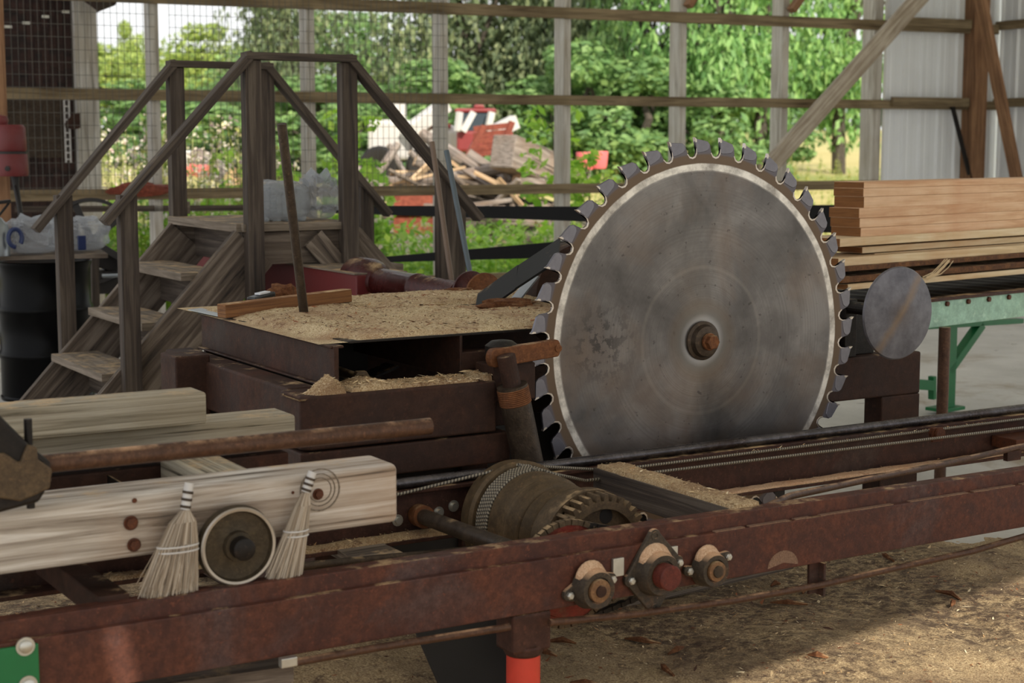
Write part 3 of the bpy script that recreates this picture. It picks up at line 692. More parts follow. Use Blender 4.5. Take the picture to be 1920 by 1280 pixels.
b.obox(PD(876, 294, 29), PD(908, 236, 29), .1, .1); b.obox(PD(938, 290, 29), PD(960, 228, 29), .1, .1)
tag(b.build('slatted_rack', M['rustred']), 'dark red slatted rack leaning between the loader and the huge log', 'rack')
for k, (x, y, w_, L) in enumerate(((1098, 318, 18, 'left of the two pinkish-red tubs beside the blade top'), (1122, 316, 18, 'right of the two pinkish-red tubs beside the blade top'))):
    b = MB(); c = PD(x, y, 26); b.lathe(c, (0, 0, 1), [(0, .12), (.05, .14), (.26, .16), (.28, .155), (.1, .12), (.06, .0)], 16); tag(b.build('red_tub', M['vpink'], smooth=True), L, 'tub')
for k, (x, y) in enumerate(((352, 322), (378, 324))):
    b = MB(); c = PD(x, y + 8, 24); b.lathe(c, (0, 0, 1), [(0, .09), (.04, .11), (.17, .12), (.18, .1), (.1, .0)], 14); tag(b.build('pink_bucket', M['vpink'], smooth=True), ['pink-red bucket just right of the far stair post', 'pink-red bucket in front of the pale log'][k], 'bucket')
b = MB(); bx(b, 325, 282, 372, 318, 30, 1.2); tag(b.build('white_car', M['white'], bevel=.12), 'pale car body glimpsed between the stile posts', 'car')
b = MB(); bx(b, 738, 364, 856, 395, 24, .25); bx(b, 738, 405, 858, 440, 23, .25); bx(b, 735, 398, 858, 404, 22.9, .3)
tag(b.build('rusty_sheet_stack', M['rustred'], bevel=.01), 'stack of rust-red steel channels lying outside behind the driveshaft', 'steel stack')

# ---- dark shed at the far left
OS = 1.6
def SH(x, y): return PP(x, y, WL(0, 0, OS), WN)
t = thing('wooden_shed', 'dark red-brown wooden shed with sloping eave behind the barrel', 'shed', (SH(60, 560).x, SH(60, 560).y, 0))
b = MB(); a_, c_ = SH(-760, 20), SH(158, 20); n = 60
for k in range(n):
    p = a_.lerp(c_, k / n); q = a_.lerp(c_, (k + .94) / n)
    b.obox(V(p.x, p.y, (-.1 + 3.35) / 2), V(q.x, q.y, (-.1 + 3.35) / 2), .03 , 3.45)
e_ = V(c_.x, c_.y, 0); b.obox(V(a_.x, a_.y, 1.6) + WN * .04, e_ + WN * .04 + V(0, 0, 1.6), .02, 3.3); b.obox(e_ + WN * .04 + V(0, 0, 1.6), e_ + WN * 3 + V(0, 0, 1.6), .05, 3.3); b.build('plank_wall', M['shed'], t)
b = MB(); c0 = SH(156, 50) - WN * .05; b.obox(V(c0.x, c0.y, -.1), V(c0.x, c0.y, 2.9), .2, .14, up=WN); b.build('corner_board', M['post'], t, bevel=.004)
b = MB(); p = SH(170, 22) - WN * .5; b.obox(SH(184, 18) - WN * .3, SH(60, -70) - WN * .3, 1.1, .07); b.build('eave', M['shed'], t)
b = MB()
for (x, y) in ((8, 50), (42, 43), (78, 31), (116, 22)): c = PP(x, y, WL(0, 0, .7), WN); b.obox(c, c + WD * .06, .03, .022)
b.build('light_clips', M['zinc'], t)
b = MB(); vs = []
b2 = MB(); q0 = PP(12, 296, WL(0, 0, 1.3), WN); q1 = PP(124, 296, WL(0, 0, 1.3), WN); h = .56
n = 22
for k in range(n):
    zz = q0.z + h * k / n; b2.obox(V(q0.x, q0.y, zz + .012), V(q1.x, q1.y, zz + .012), .03, .02)
b2.obox(V(q0.x, q0.y, q0.z + h / 2), V(q1.x, q1.y, q0.z + h / 2), .012, h)
tag(b2.build('ribbed_panel', M['pipe']), 'grey horizontally ribbed panel hung on the dark shed', 'panel')
b = MB(); q = PP(124, 305, WL(0, 0, 1.2), WN); q2 = PP(133, 305, WL(0, 0, 1.2), WN)
for qq in (q, q2): b.obox(qq, qq + V(0, 0, .58), .012, .012)
for k in range(10): b.obox(q + V(0, 0, .03 + k * .058), q2 + V(0, 0, .03 + k * .058), .012, .014)
tag(b.build('ladder_strip', M['white']), 'narrow white ladder-like strip beside the ribbed panel', 'strip')
b = MB(); b.prism([PP(x, y, WL(0, 0, 1.1), WN) for (x, y) in ((122, 232), (137, 213), (150, 212), (151, 240), (140, 243), (124, 240))], WN * .03)
tag(b.build('brown_plate', M['husk']), 'small dark brown plate beside the white ladder strip', 'plate')

# ================================================================ SAW BLADE
HZ = .9227
t = thing('saw_blade', 'huge circular saw blade of brushed steel standing on edge in the mill', 'saw blade', (0, 0, HZ))
NTH = 40; PIT = 2 * math.pi / NTH
PR = [(.012, .683), (-.035, .664), (-.03, .650), (.03, .639), (.13, .6345), (.25, .639), (.33, .650), (.37, .664), (.40, .676)]
PR2 = [(.50, .687), (.75, .692), (.985, .696)]
def pol(r, a, y): return V(r * math.cos(a), y, HZ + r * math.sin(a))
ol = []
for k in range(NTH):
    a0 = R(93.5) + k * PIT
    ol += [(r, a0 + u * PIT) for (u, r) in PR] + [(r - .002, a0 + u * PIT) for (u, r) in PR2]
n = len(ol); vs = []; fs = []
rr = [None, .622, .45, .3, .15, .0]
for side in (-1, 1):
    base = len(vs)
    for rad_ in rr:
        for k_, (r, a) in enumerate(ol):
            vs.append(pol(r, a, side * .0035) if rad_ is None else pol(rad_, R(93.5) + 2 * math.pi * (k_ - 1.0) / n, side * .0035))
    for i in range(len(rr) - 1):
        for k in range(n):
            f = [base + i * n + k, base + i * n + (k + 1) % n, base + (i + 1) * n + (k + 1) % n, base + (i + 1) * n + k]
            fs.append(f if side > 0 else f[::-1])
h_ = len(vs) // 2
for k in range(n): fs.append([k, (k + 1) % n, h_ + (k + 1) % n, h_ + k])
b = MB(); b.add(vs, fs); b.build('blade_plate', M['blade'], t)
# one tooth (bit + curved shank) then copies turned round the hub
b = MB(); a0 = R(93.5)
def th(u, r): return (r, a0 + u * PIT)
bit = [th(-.0, .699), th(-.012, .685), th(-.05, .664), th(-.045, .651), th(-.12, .648), th(-.30, .650), th(-.50, .655), th(-.58, .664), th(-.585, .677), th(-.50, .6865), th(-.25, .692), th(-.12, .6945)]
for s_ in (-1,):
    b.prism([pol(r, a, -.0050) for (r, a) in bit], (0, .0100, 0))
g0 = b.build('saw_tooth', [M['tooth']], t, bevel=.0012, seg=1)
c = MB(); inn = [(-.045, .664), (-.03, .650), (.03, .639), (.13, .6345), (.25, .639), (.33, .650)]
outr = [(.36, .646), (.27, .632), (.13, .6275), (.0, .632), (-.07, .646), (-.085, .664)]
c.prism([pol(*th(u, r), -.0046) for (u, r) in inn + outr], (0, .0092, 0)); g1 = c.build('tooth_shank', M['toothring'], g0, bevel=.001, seg=1)
c = MB(); c.prism([pol(*th(u, r), -.0068) for (u, r) in ((.02, .702), (-.05, .695), (-.055, .686), (-.005, .684))], (0, .0136, 0)); g2 = c.build('carbide_tip', M['toothring'], g0)
for k in range(1, NTH):
    o = copy_tree(g0, t); o.rotation_euler = (0, -k * PIT, 0)
b = MB(); b.lathe((0, 0, HZ), (0, -1, 0), [(.003, .0), (.003, .068), (.012, .068), (.016, .058), (.034, .052), (.038, .038), (.040, .0)], 40); b.build('collar', M['pipe'], t, smooth=True)
b = MB(); b.lathe((0, -.04, HZ), (0, -1, 0), [(0, .030), (.012, .030), (.014, .024)], 30); b.prism(hexagon((0, -.05, HZ), .026, (0, -1, 0)), (0, -.022, 0)); b.build('arbor_nut', M['orange'], t, bevel=.0025)
b = MB(); b.tube([(0, .004, HZ), (0, .62, HZ)], .03, 20); b.build('arbor_shaft', M['darksteel'], t, smooth=True)

# ================================================================ TRACK
X0, X1 = -2.665, 2.7
t = thing('front_track', 'long rust-red steel track beam running across the foreground', 'beam', (X0, -1.02, .42))
b = MB(); b.box(X0, X1, -1.045, -1.02, .418, .553); b.box(X0, X1, -1.02, -.96, .418, .430); b.build('channel', M['beam'], t, bevel=.003)
b = MB(); b.box(X0, X1, -1.026, -1.012, .545, .595); b.box(X0, X1, -1.012, -.975, .583, .595); b.build('top_angle', M['beam'], t, bevel=.003)
b = MB(); q = P(72, 1240, Y=-1.05).x; b.box(q - .35, q, -1.056, -1.046, .38, .545); b.build('green_end_plate', M['green'], t, bevel=.002)['label'] = 'green painted end plate'
for (x, y) in ((47, 1211), (52, 1283)):
    c = P(x, y, Y=-1.056); b = MB(); b.lathe(c, (0, -1, 0), [(0, .020), (.004, .020), (.004, .014), (.010, .0135), (.013, .009)], 24); b.build('bolt', M['zinc'], t, smooth=True)
b = MB(); c = P(1528, 1085, Y=-1.03); b.box(c.x - .03, c.x + .012, -1.04, -1.03, .33, .42, 'z'); b.box(c.x + .004, c.x + .012, -1.062, -1.03, .325, .42, 'z'); b.build('hanger_bracket', M['beam2'], t, bevel=.001)
t = thing('track_leg', 'short leg with bright red tube and brown sleeve under the front track beam', 'leg', (-1.335, -1.0, 0))
b = MB(); b.obox((-1.335, -1.0, .418), (-1.335, -1.0, .315), .115, .09, up=(0, 1, 0)); b.lathe((-1.335, -1.0, .30), (0, 0, 1), [(0, .05), (.03, .053)], 24); b.build('sleeve', M['beam2'], t, bevel=.008)
b = MB(); b.tube([(-1.335, -1.0, 0), (-1.335, -1.0, .30)], .044, 28); b.build('tube', M['redleg'], t, smooth=True)
def rod(name, pts, r, mat, label, cat='rod', n=14, group=None):
    b = MB(); b.tube(pts, r, n); return tag(b.build(name, M[mat], smooth=True), label, cat, group)
lo = [P(x, y, Y=-1.075) for (x, y) in ((1030, 1167), (1200, 1150), (1380, 1125), (1540, 1096), (1700, 1060), (1820, 1034), (1990, 985))]
rod('lower_rod', lo, .0095, 'rodsteel', 'dusty bent steel rod hanging under the right half of the front beam')
rod('lower_rod', [P(x, y, Y=-1.075) for (x, y) in ((552, 1242), (700, 1215), (955, 1175))], .0095, 'rodsteel', 'brown steel rod under the left half of the front beam')
b = MB(); c = P(540, 1240, Y=-1.075); b.obox(c - V(.02, 0, 0), c + V(.02, 0, 0), .02, .022); tag(b.build('rod_clip', M['zinc'], bevel=.002), 'small whitish clip at the left end of the lower rod', 'clip')
b = MB(); b.obox(P(-10, 1330, Y=-.95), P(535, 1252, Y=-.95), .1, .04); tag(b.build('grey_plank', M['stile']), 'weathered grey plank lying under the left end of the front beam', 'plank')

t = thing('rear_track', 'brown steel track beam right in front of the saw blade', 'beam', (-3.2, -.2, .43))
b = MB(); b.box(-3.2, 3.2, -.215, -.2, .43, .575); b.box(-3.2, 3.2, -.285, -.2, .428, .440); b.box(-3.2, 3.2, -.235, -.16, .565, .577); b.build('channel', M['beam2'], t, bevel=.002)
b = MB(); b.tube([(-3.2, -.205, .594), (3.2, -.205, .594)], .0165, 20); b.build('round_rail', M['rail'], t, smooth=True)
for (x, y) in ((745, 975), (822, 960), (850, 948)):
    c = P(x, y, Y=-.216); b = MB(); b.lathe(c, (0, -1, 0), [(0, .018), (.003, .018), (.003, .011), (.012, .010)], 14); b.build('bolt', M['zinc'], t, smooth=True)
def fuzz(b, x0, x1, y, z, n, seed, L=.012):
    rnd = random.Random(seed)
    for _ in range(n):
        p = V(rnd.uniform(x0, x1), y + rnd.uniform(-.006, .006), z + rnd.uniform(-.004, .003)); a = rnd.uniform(0, 6.28); l = rnd.uniform(.3, 1) * L
        d = V(math.cos(a), math.sin(a) * .6, rnd.uniform(-.6, .4)) * l; s_ = V(0, .0015, .0015)
        b.add([p - d, p + s_, p + d, p - s_], [[0, 1, 2, 3]])
b = MB(); fuzz(b, -.1, 2.2, -.23, .566, 900, 2); tag(b.build('sawdust_fringe', M['chips']), 'fringe of sawdust caught under the polished rail', 'sawdust', kind='stuff')
def rope(pts, label):
    b = MB(); q = []
    for i in range(len(pts) - 1):
        for k in range(8): q.append(Vector(pts[i]).lerp(Vector(pts[i + 1]), k / 8))
    q.append(Vector(pts[-1])); b.tube(q, .0052, 8); tag(b.build('wire_rope', M['rope'], smooth=True), label, 'wire rope')
DX = -.955; DZ = .478
rope([(-3.2, -.25, .57), (-1.30, -.245, .572), (DX, -.36, DZ + .167)], 'wire rope from the drum running left behind the timber')
rope([(DX - .01, -.37, DZ + .167), (-.55, -.25, .565), (1.36, -.24, .562), (3.2, -.24, .56)], 'upper of the two wire ropes running right below the polished rail')
rope([(DX, -.43, DZ + .165), (-.70, -.33, .562), (-.05, -.32, .556), (1.27, -.32, .548), (3.2, -.31, .55)], 'lower of the two wire ropes, dustier, running right below the polished rail')
b = MB(); c = P(1757, 812, Y=-.28); b.lathe(c, (0, -1, 0), [(-.02, .022), (-.01, .022), (0, .012), (.01, .022), (.02, .022)], 18); b.obox(c + V(0, 0, -.03), c + V(0, 0, .02), .05, .01, up=(0, 1, 0))
tag(b.build('rope_guide', M['bolt'], smooth=True), 'small rusty rope guide roller on the rear track beam', 'roller')
b = MB(); c = P(1900, 835, Y=-.3); b.box(c.x - .03, c.x + .2, -.34, -.22, c.z - .012, c.z + .03); tag(b.build('stop_bracket', M['bolt'], bevel=.002), 'rusty bracket on the rear track beam at the right photo edge', 'bracket')
cv = [P(x, y, Y=yy) for (x, y, yy) in ((1385, 975, -.95), (1480, 930, -.8), (1620, 900, -.6), (1760, 872, -.5), (1900, 840, -.42), (1990, 822, -.40))]
rod('brake_rod', cv, .011, 'rodsteel', 'curved brown rod between the two track beams at the right')
b = MB(); c = P(1898, 852, Y=-.42); b.box(c.x - .035, c.x + .035, -.43, -.41, c.z - .02, c.z + .015); tag(b.build('rod_flag', M['beam2']), 'small brown steel tab on the curved rod', 'tab')
# cross member with sawdust
b = MB(); b.box(-.645, -.545, -1.0, -.29, .505, .592, 'y'); o = b.build('cross_timber', M['stile_d'], bevel=.003); tag(o, 'wooden cross beam heaped with sawdust between the two track beams', 'beam')
def heap(name, x0, x1, y0, y1, z, hfun, nx, ny, mat, label, chipn=0, chipmat='chips', chipL=.012, seed=1, skirt=.004, cat='sawdust'):
    b = MB(); vs = []; fs = []
    for i in range(nx + 1):
        for j in range(ny + 1):
            x = x0 + (x1 - x0) * i / nx; y = y0 + (y1 - y0) * j / ny
            e = min(i, nx - i, j, ny - j) == 0
            vs.append(V(x, y, z - skirt if e else z + hfun(x, y)))
    for i in range(nx):
        for j in range(ny): a = i * (ny + 1) + j; fs.append([a, a + ny + 1, a + ny + 2, a + 1])
    b.add(vs, fs); nsm = len(fs)
    rnd = random.Random(seed); b.m = 1
    for _ in range(chipn):
        x = rnd.uniform(x0, x1); y = rnd.uniform(y0, y1); h = hfun(x, y)
        if h < -.5 or h == -.003: continue
        p = V(x, y, z + h + rnd.uniform(.0, .003)); a = rnd.uniform(0, 6.28); L = chipL * rnd.uniform(.25, 1) * (3 if rnd.random() < .03 else 1)
        d = V(math.cos(a), math.sin(a), rnd.uniform(-.25, .4)) * L; s_ = V(-math.sin(a), math.cos(a), rnd.uniform(-.3, .5)) * L * rnd.uniform(.12, .35)
        b.add([p - d, p + s_, p + d, p - s_], [[0, 1, 2, 3]])
    o = b.build(name, [M[mat], M[chipmat]]); tag(o, label, cat, kind='stuff')
    for f in o.data.polygons[:nsm]: f.use_smooth = True
    return o
nz = lambda x, y, s_, k=0: noise.noise(Vector((x * s_, y * s_, k)))
heap('sawdust_heap', -.642, -.548, -.99, -.30, .592, lambda x, y: .012 + .006 * nz(x, y, 14) + .002 * nz(x, y, 90), 24, 110, 'saw', 'sawdust lying along the wooden cross beam', 500, 'chips_l', .006, 3)

# ---- drum, gear, sprocket, bearings
AX = V(0, -1, 0)
t = thing('cable_drum', 'rusty winch drum wound with wire rope between the track beams', 'winch drum', (DX, -.55, DZ))
def C_(y): return (DX, y, DZ)
b = MB(); b.lathe(C_(-.30), AX, [(0, .05), (0, .172), (.05, .176), (.06, .168), (.065, .12)], 56); b.build('back_flange', M['drum'], t, smooth=True)
b = MB(); pr = [(0, .10)]; k = 0
for i in range(26):
    pr += [(.0 + i * .0105, .152), (.004 + i * .0105, .1585), (.0085 + i * .0105, .152)]
b.lathe(C_(-.365), AX, [(a, r - (.010 if a > .15 else 0) - (.01 if a > .21 else 0)) for a, r in pr], 56); b.build('drum_barrel', M['drum'], t, smooth=True)
b = MB(); q = []
for i in range(150):
    a = i * 2 * math.pi / 24; q.append(V(DX + math.cos(a) * .160, -.37 - .0107 * i / 24, DZ + math.sin(a) * .160))
b.tube(q, .0056, 7); b.build('rope_turns', M['rope'], t, smooth=True)
b = MB(); b.lathe(C_(-.645), AX, [(0, .14), (.01, .150), (.05, .152), (.08, .145)], 48); b.build('front_flange', M['drum'], t, smooth=True)
t = thing('spur_gear', 'heavy dusty spur gear in front of the rope drum', 'gear', (DX, -.76, DZ))
NG = 34; b = MB(); pts = []
for k in range(NG):
    a = 2 * math.pi * k / NG; p_ = 2 * math.pi / NG
    for u, r in ((-.32, .138), (-.17, .157), (.17, .157), (.32, .138)): pts.append((r, a + u * p_))
ring_o = [(DX + r * math.cos(a), DZ + r * math.sin(a)) for r, a in pts]
n = len(ring_o); inner = [(DX + .116 * math.cos(a), DZ + .116 * math.sin(a)) for r, a in pts]
ya, yb = -.80, -.745; vs = [V(x, ya, z) for x, z in ring_o] + [V(x, yb, z) for x, z in ring_o] + [V(x, ya, z) for x, z in inner] + [V(x, yb, z) for x, z in inner]
fs = []
for k in range(n):
    j = (k + 1) % n
    fs += [[k, j, n + j, n + k], [2 * n + k, k + 3 * n, j + 3 * n, 2 * n + j], [k, 2 * n + k, 2 * n + j, j], [n + k, n + j, 3 * n + j, 3 * n + k]]
b.add(vs, fs); b.build('toothed_rim', M['dusty'], t)
b = MB(); b.lathe(C_(-.762), AX, [(0, .118), (.012, .118), (.012, .06)], 40); b.lathe(C_(-.74), AX, [(0, .06), (.07, .06), (.075, .035)], 30); b.build('web_and_hub', M['dusty'], t, smooth=True)
b = MB(); b.lathe(C_(-.70), AX, [(0, .160), (.045, .160), (.045, .145), (0, .145)], 56, close=True); b.build('back_rim', M['dusty'], t, smooth=True)
for k in range(5):
    b = MB(); a = k * 1.2566; b.lathe((DX + math.cos(a) * .093, -.773, DZ + math.sin(a) * .093), AX, [(0, .022), (.002, .022)], 20); b.build('hole_shade_disc', M['dull'], t)  # dark discs on the solid web paint the shade of its holes
rod('drum_shaft', [(DX, -.3, DZ), (DX, -1.09, DZ)], .024, 'darksteel', 'thick steel shaft through the rope drum and gear', 'shaft')
t = thing('chain_sprocket', 'red chain sprocket with a roller chain behind the front beam', 'sprocket', (-1.165, -.93, .47))
SXc = (-1.165, -.93, .473); b = MB(); b.lathe((SXc[0], -.935, SXc[2]), AX, [(0, .132), (.010, .132), (.010, .118), (.016, .115), (.016, .04), (.03, .04), (.03, .0)], 48); b.build('disc', M['sprocket'], t, smooth=True)
b = MB()
for k in range(44):
    a = 2 * math.pi * k / 44; 
    c = V(SXc[0] + .139 * math.cos(a), -.94, SXc[2] + .139 * math.sin(a)); tg = V(-math.sin(a), 0, math.cos(a))
    b.obox(c - tg * .0085, c + tg * .0085, .016 if k % 2 else .022, .014, up=(math.cos(a), 0, math.sin(a)))
b.build('roller_chain', M['dusty'], t)
b = MB()
p0 = V(SXc[0] + .05, -.94, SXc[2] + .13); p1 = V(-.80, -.94, .515)
for k in range(22):
    c = p0.lerp(p1, k / 22); d_ = (p1 - p0).normalized(); b.obox(c, c + d_ * .015, .02 if k % 2 else .014, .013)
b.build('chain_run', M['darksteel'], t); b = MB()
p0 = V(SXc[0] + .04, -.94, SXc[2] - .135); p1 = V(-.80, -.94, .40)
for k in range(22):
    c = p0.lerp(p1, k / 22); d_ = (p1 - p0).normalized(); b.obox(c, c + d_ * .015, .02 if k % 2 else .014, .013)
b.build('chain_run', M['darksteel'], t)
rod('sprocket_shaft', [(-1.165, -.86, .473), (-1.165, -1.09, .473)], .02, 'darksteel', 'short shaft carrying the red sprocket', 'shaft')
t = thing('cross_shaft', 'brown round shaft from the rear beam to the front beam left of the drum', 'shaft', (-1.27, -.6, .5))
pa = V(-1.275, -.225, .515); pb = V(-1.33, -.98, .54)
pa = P(785, 965, Y=-.225); pb = P(960, 1030, Y=-.93)
b = MB(); b.tube([pa, pb], .0235, 24); b.build('bar', M['pipe'], t, smooth=True)
b = MB(); d_ = (pb - pa).normalized(); b.tube([pa, pa + d_ * .05], .034, 24); b.build('collar', M['orange'], t, smooth=True)

def bearing(x, y, rh, bolts, label, big=False, shaft_r=.02, shaft_mat='orange', k=1.0, rot=0):
    c = P(x, y, Y=-1.046); t = thing('flange_bearing', label, 'bearing', c); b = MB(); poly = []
    rb = .034 * k
    for (bx_, bz_) in bolts:
        a0 = math.atan2(bz_, bx_)
        for j in range(-3, 4): poly.append(c + V(bx_ + .014 * k * math.cos(a0 + j * .42), 0, bz_ + .014 * k * math.sin(a0 + j * .42)))
        if len(bolts) == 2:
            for j in range(1, 6): aa = a0 + j * math.pi / 6; poly.append(c + V(.044 * k * math.cos(aa), 0, .044 * k * math.sin(aa)))
    b.prism(poly, (0, -.014, 0)); b.build('flange', M['bearing'], t, bevel=.003)
    b = MB(); b.lathe(c, AX, [(.010, .050 * k), (.022, .047 * k), (.046, .044 * k), (.054, .041 * k), (.053, .030 * k), (.047, .029 * k), (.047, .0)], 40); b.build('housing', M['bearing'], t, smooth=True)
    b = MB(); b.lathe(c, AX, [(.046, .026 * k), (.060, .026 * k), (.062, .018 * k), (.062, .0)] , 30); b.build('race', M['race'], t, smooth=True)
    b = MB(); e = .088 if big else .066; b.lathe(c, AX, [(.05, shaft_r), (e - .003, shaft_r), (e, shaft_r * .9), (e, 0)], 30); b.build('shaft_end', M[shaft_mat], t, smooth=True)
    for i, (bx_, bz_) in enumerate(bolts):
        if big and i % 2 == 1:
            b = MB(); b.lathe(c + V(bx_, -.013, bz_), AX, [(0, .012), (.003, .012), (.003, .007), (-.004, .006), (-.004, 0)], 16); b.build('bolt_boss', M['bearing'], t, smooth=True); continue
        b = MB(); q = c + V(bx_, -.012, bz_); b.prism(hexagon(q, .0105, AX), (0, -.012, 0)); b.lathe(q, AX, [(.011, .009), (.015, .007)], 12); b.build('bolt', M['zinc'], t, bevel=.001)
    # dust cap lying on the housing
    b = MB(); vs = []; fs = []; n = 11; m_ = 7
    for i in range(n):
        a = math.pi * (.2 + .62 * i / (n - 1))
        for j in range(m_):
            u = j / (m_ - 1); yy = -.013 - .022 * u; rr_ = (.049 - .004 * u) * k + (.013 * k * math.sin(math.pi * i / (n - 1)) * (1 - u * .85))
            vs.append(c + V(rr_ * math.cos(a), yy, rr_ * math.sin(a) + .002 * noise.noise(Vector((i, j, x)))))
    for i in range(n - 1):
        for j in range(m_ - 1): a = i * m_ + j; fs.append([a, a + 1, a + m_ + 1, a + m_])
    b.add(vs, fs); o = b.build('sawdust_cap', M['pinkdust'], t, smooth=True); m_ = o.modifiers.new('thick', 'SOLIDIFY'); m_.thickness = .004
M['sprocketr'] = rust('red_brown_shaft_end', rgb(96, 42, 32), rgb(116, 54, 42), None, dust=.05, scale=10, metal=0)
M['fan'] = sawdust('dull_caked_dust', rgb(112, 84, 66), rgb(134, 104, 84), rgb(150, 120, 98), rgb(92, 66, 52))
M['pinkdust'] = sawdust('pinkish_sawdust', rgb(190, 150, 116), rgb(214, 176, 142), rgb(230, 200, 168), rgb(160, 118, 86), 1.0)
bearing(1102, 1098, 1, [(.066, .012), (-.066, -.012)], 'two-bolt flange bearing, leftmost of the three on the front beam', k=1.16, shaft_r=.016, shaft_mat='husk')
bearing(1222, 1070, 1, [(.078, .016), (0, .098), (-.078, -.012), (0, -.098)], 'large diamond four-bolt flange bearing in the middle of the front beam', big=True, shaft_r=.034, shaft_mat='sprocketr', k=1.3)
bearing(1320, 1062, 1, [(.068, .022), (-.062, .0)], 'small oval flange bearing, rightmost of the three on the front beam', k=1.04, shaft_r=.017, shaft_mat='pipe')
for (x, y, L) in ((1157, 1062, 'pale square washer left of the diamond bearing'), (1258, 1040, 'pale square washer right of the diamond bearing')):
    c = P(x, y, Y=-1.048); b = MB(); b.box(c.x - .017, c.x + .017, -1.056, -1.046, c.z - .024, c.z + .024, 'z'); tag(b.build('square_washer', M['zinc'], bevel=.001), L, 'washer')
# dust fan on the beam face
b = MB(); c = P(1468, 1062, Y=-1.0458); vs = [c]; fs = []
n = 16
for i in range(n + 1):
    a = math.pi * i / n; vs.append(c + V(.055 * math.cos(a), 0, .046 * math.sin(a)))
cc = V(c.x, -1.0485, c.z + .012); vs[0] = cc
for i in range(1, n + 1): fs.append([0, i, i + 1])
b.add(vs, fs); tag(b.build('dust_fan', M['fan']), 'half-round fan of pale sawdust stuck on the front beam', 'sawdust', kind='stuff')
b = MB(); rnd = random.Random(4)
x = -.75
while x < 1.6:
    L = rnd.uniform(.04, .3); b.obox((x, -1.036, .5545), (x + L, -1.036, .5545), .016, .003); x += L + rnd.uniform(.01, .08)
tag(b.build('ledge_dust', M['fan']), 'thin line of sawdust on the ledge of the front beam', 'sawdust', kind='stuff')

# ================================================================ CARRIAGE
t = thing('carriage_timber', 'long pale weathered carriage timber with broom heads on it', 'timber', (-2.3, -.87, .68))
tx = P(748, 920, Y=-.95).x
b = MB(); b.obox((-3.6, -.875, .748), (tx, -.875, .748), .15, .148); b.build('timber_body', M['timber'], t, bevel=.018, seg=4)
for (x, y, r, L) in ((245, 980, .017, 0), (251, 1021, .016, 0), (252, 938, .006, 0), (596, 926, .014, 0), (549, 923, .004, 0)):
    c = P(x, y, Y=-.951); b = MB()
    if r > .01: b.lathe(c, AX, [(0, r), (.003, r)], 18); b.prism(hexagon(c + V(0, -.003, 0), r * .75, AX, 4 if L else 6), (0, -.009, 0))
    else: b.lathe(c, AX, [(0, r), (.002, r)], 10)
    b.build('bolt', M['bolt'], t, bevel=.001)
def timber(name, x0, x1, y0, y1, z0, z1, mat, label, bev=.008, along='x'):
    b = MB(); b.box(x0, x1, y0, y1, z0, z1, along); return tag(b.build(name, M[mat], bevel=bev, seg=3), label, 'timber')
q1 = P(388, 760, Y=-.5); z1 = P(300, 742, Y=-.5).z; z0 = P(200, 812, Y=-.5).z
timber('bunk_timber', -3.5, q1.x, -.5, -.39, z0, z1, 'timber2', 'upper straight-grained timber resting on the shorter timber, left side')
q2 = P(555, 820, Y=-.42); z3 = P(545, 778, Y=-.42).z
timber('bunk_timber', -3.3, q2.x, -.42, -.28, z3 - .085, z3, 'timber2', 'lower grey timber under the upper bunk timber, ending further right')
timber('bunk_timber', -2.09, -1.96, -.80, -.42, .70, .80, 'timber2', 'short pale cross timber between the carriage timbers', along='y')
for (xx, L) in ((-2.42, 'left'), (-2.2, 'right')):
    b = MB(); b.box(xx - .03, xx + .03, -.80, -.42, .69, .70, 'y'); b.box(xx - .03, xx - .024, -.80, -.42, .70, .76, 'y'); tag(b.build('carriage_angle', M['darksteel'], bevel=.001), 'dark steel angle between the carriage timbers, %s one' % L, 'steel angle')
b = MB(); b.box(-3.4, -1.72, -.40, -.30, .60, .765); tag(b.build('carriage_rail', M['husk'], bevel=.004), 'dark steel carriage member, deepened to stand in for shade under the grey timbers', 'beam')  # member made deeper as a dark fill for the shaded gap below the timbers
c = P(600, 918, Y=-.951)
b = MB()
for rr_ in (.030, .040, .052): b.lathe((c.x, -.951, c.z), AX, [(-.001, rr_ * .94), (.0012, rr_ * .95), (.0012, rr_), (-.001, rr_)], 30, close=True)
b.build('knot_rings', M['tread'], bpy.data.objects['carriage_timber'], smooth=True)
# wheel
t = thing('carriage_wheel', 'flanged cast-iron carriage wheel running on the front track beam', 'wheel', (-2.10, -1.0, .595)); c = (P(447, 1028, Y=-1.0).x, -.965, .683)
b = MB(); b.lathe(c, AX, [(0, .0), (0, .086), (.012, .092), (.02, .094), (.038, .090), (.040, .082), (.030, .078), (.026, .05), (.030, .036), (.045, .034), (.046, .026)], 56); b.build('wheel_disc', M['wheel'], t, smooth=True)
b = MB(); b.lathe(c, AX, [(.028, .0885), (.039, .0912), (.0425, .088), (.0415, .0825), (.034, .082)], 56, close=True); b.build('rim', M['wheelrim'], t, smooth=True)
b = MB(); b.lathe(c, AX, [(0, .026), (.075, .026), (.078, .022), (.078, 0)], 30); b.build('axle', M['darksteel'], t, smooth=True)
b = MB(); b.tube([(c[0], -.96, c[2] - .01), (c[0], -.20, .62)], .02, 14); tag(b.build('wheel_axle', M['darksteel'], smooth=True), 'dark axle running back under the carriage from the flanged wheel', 'axle')
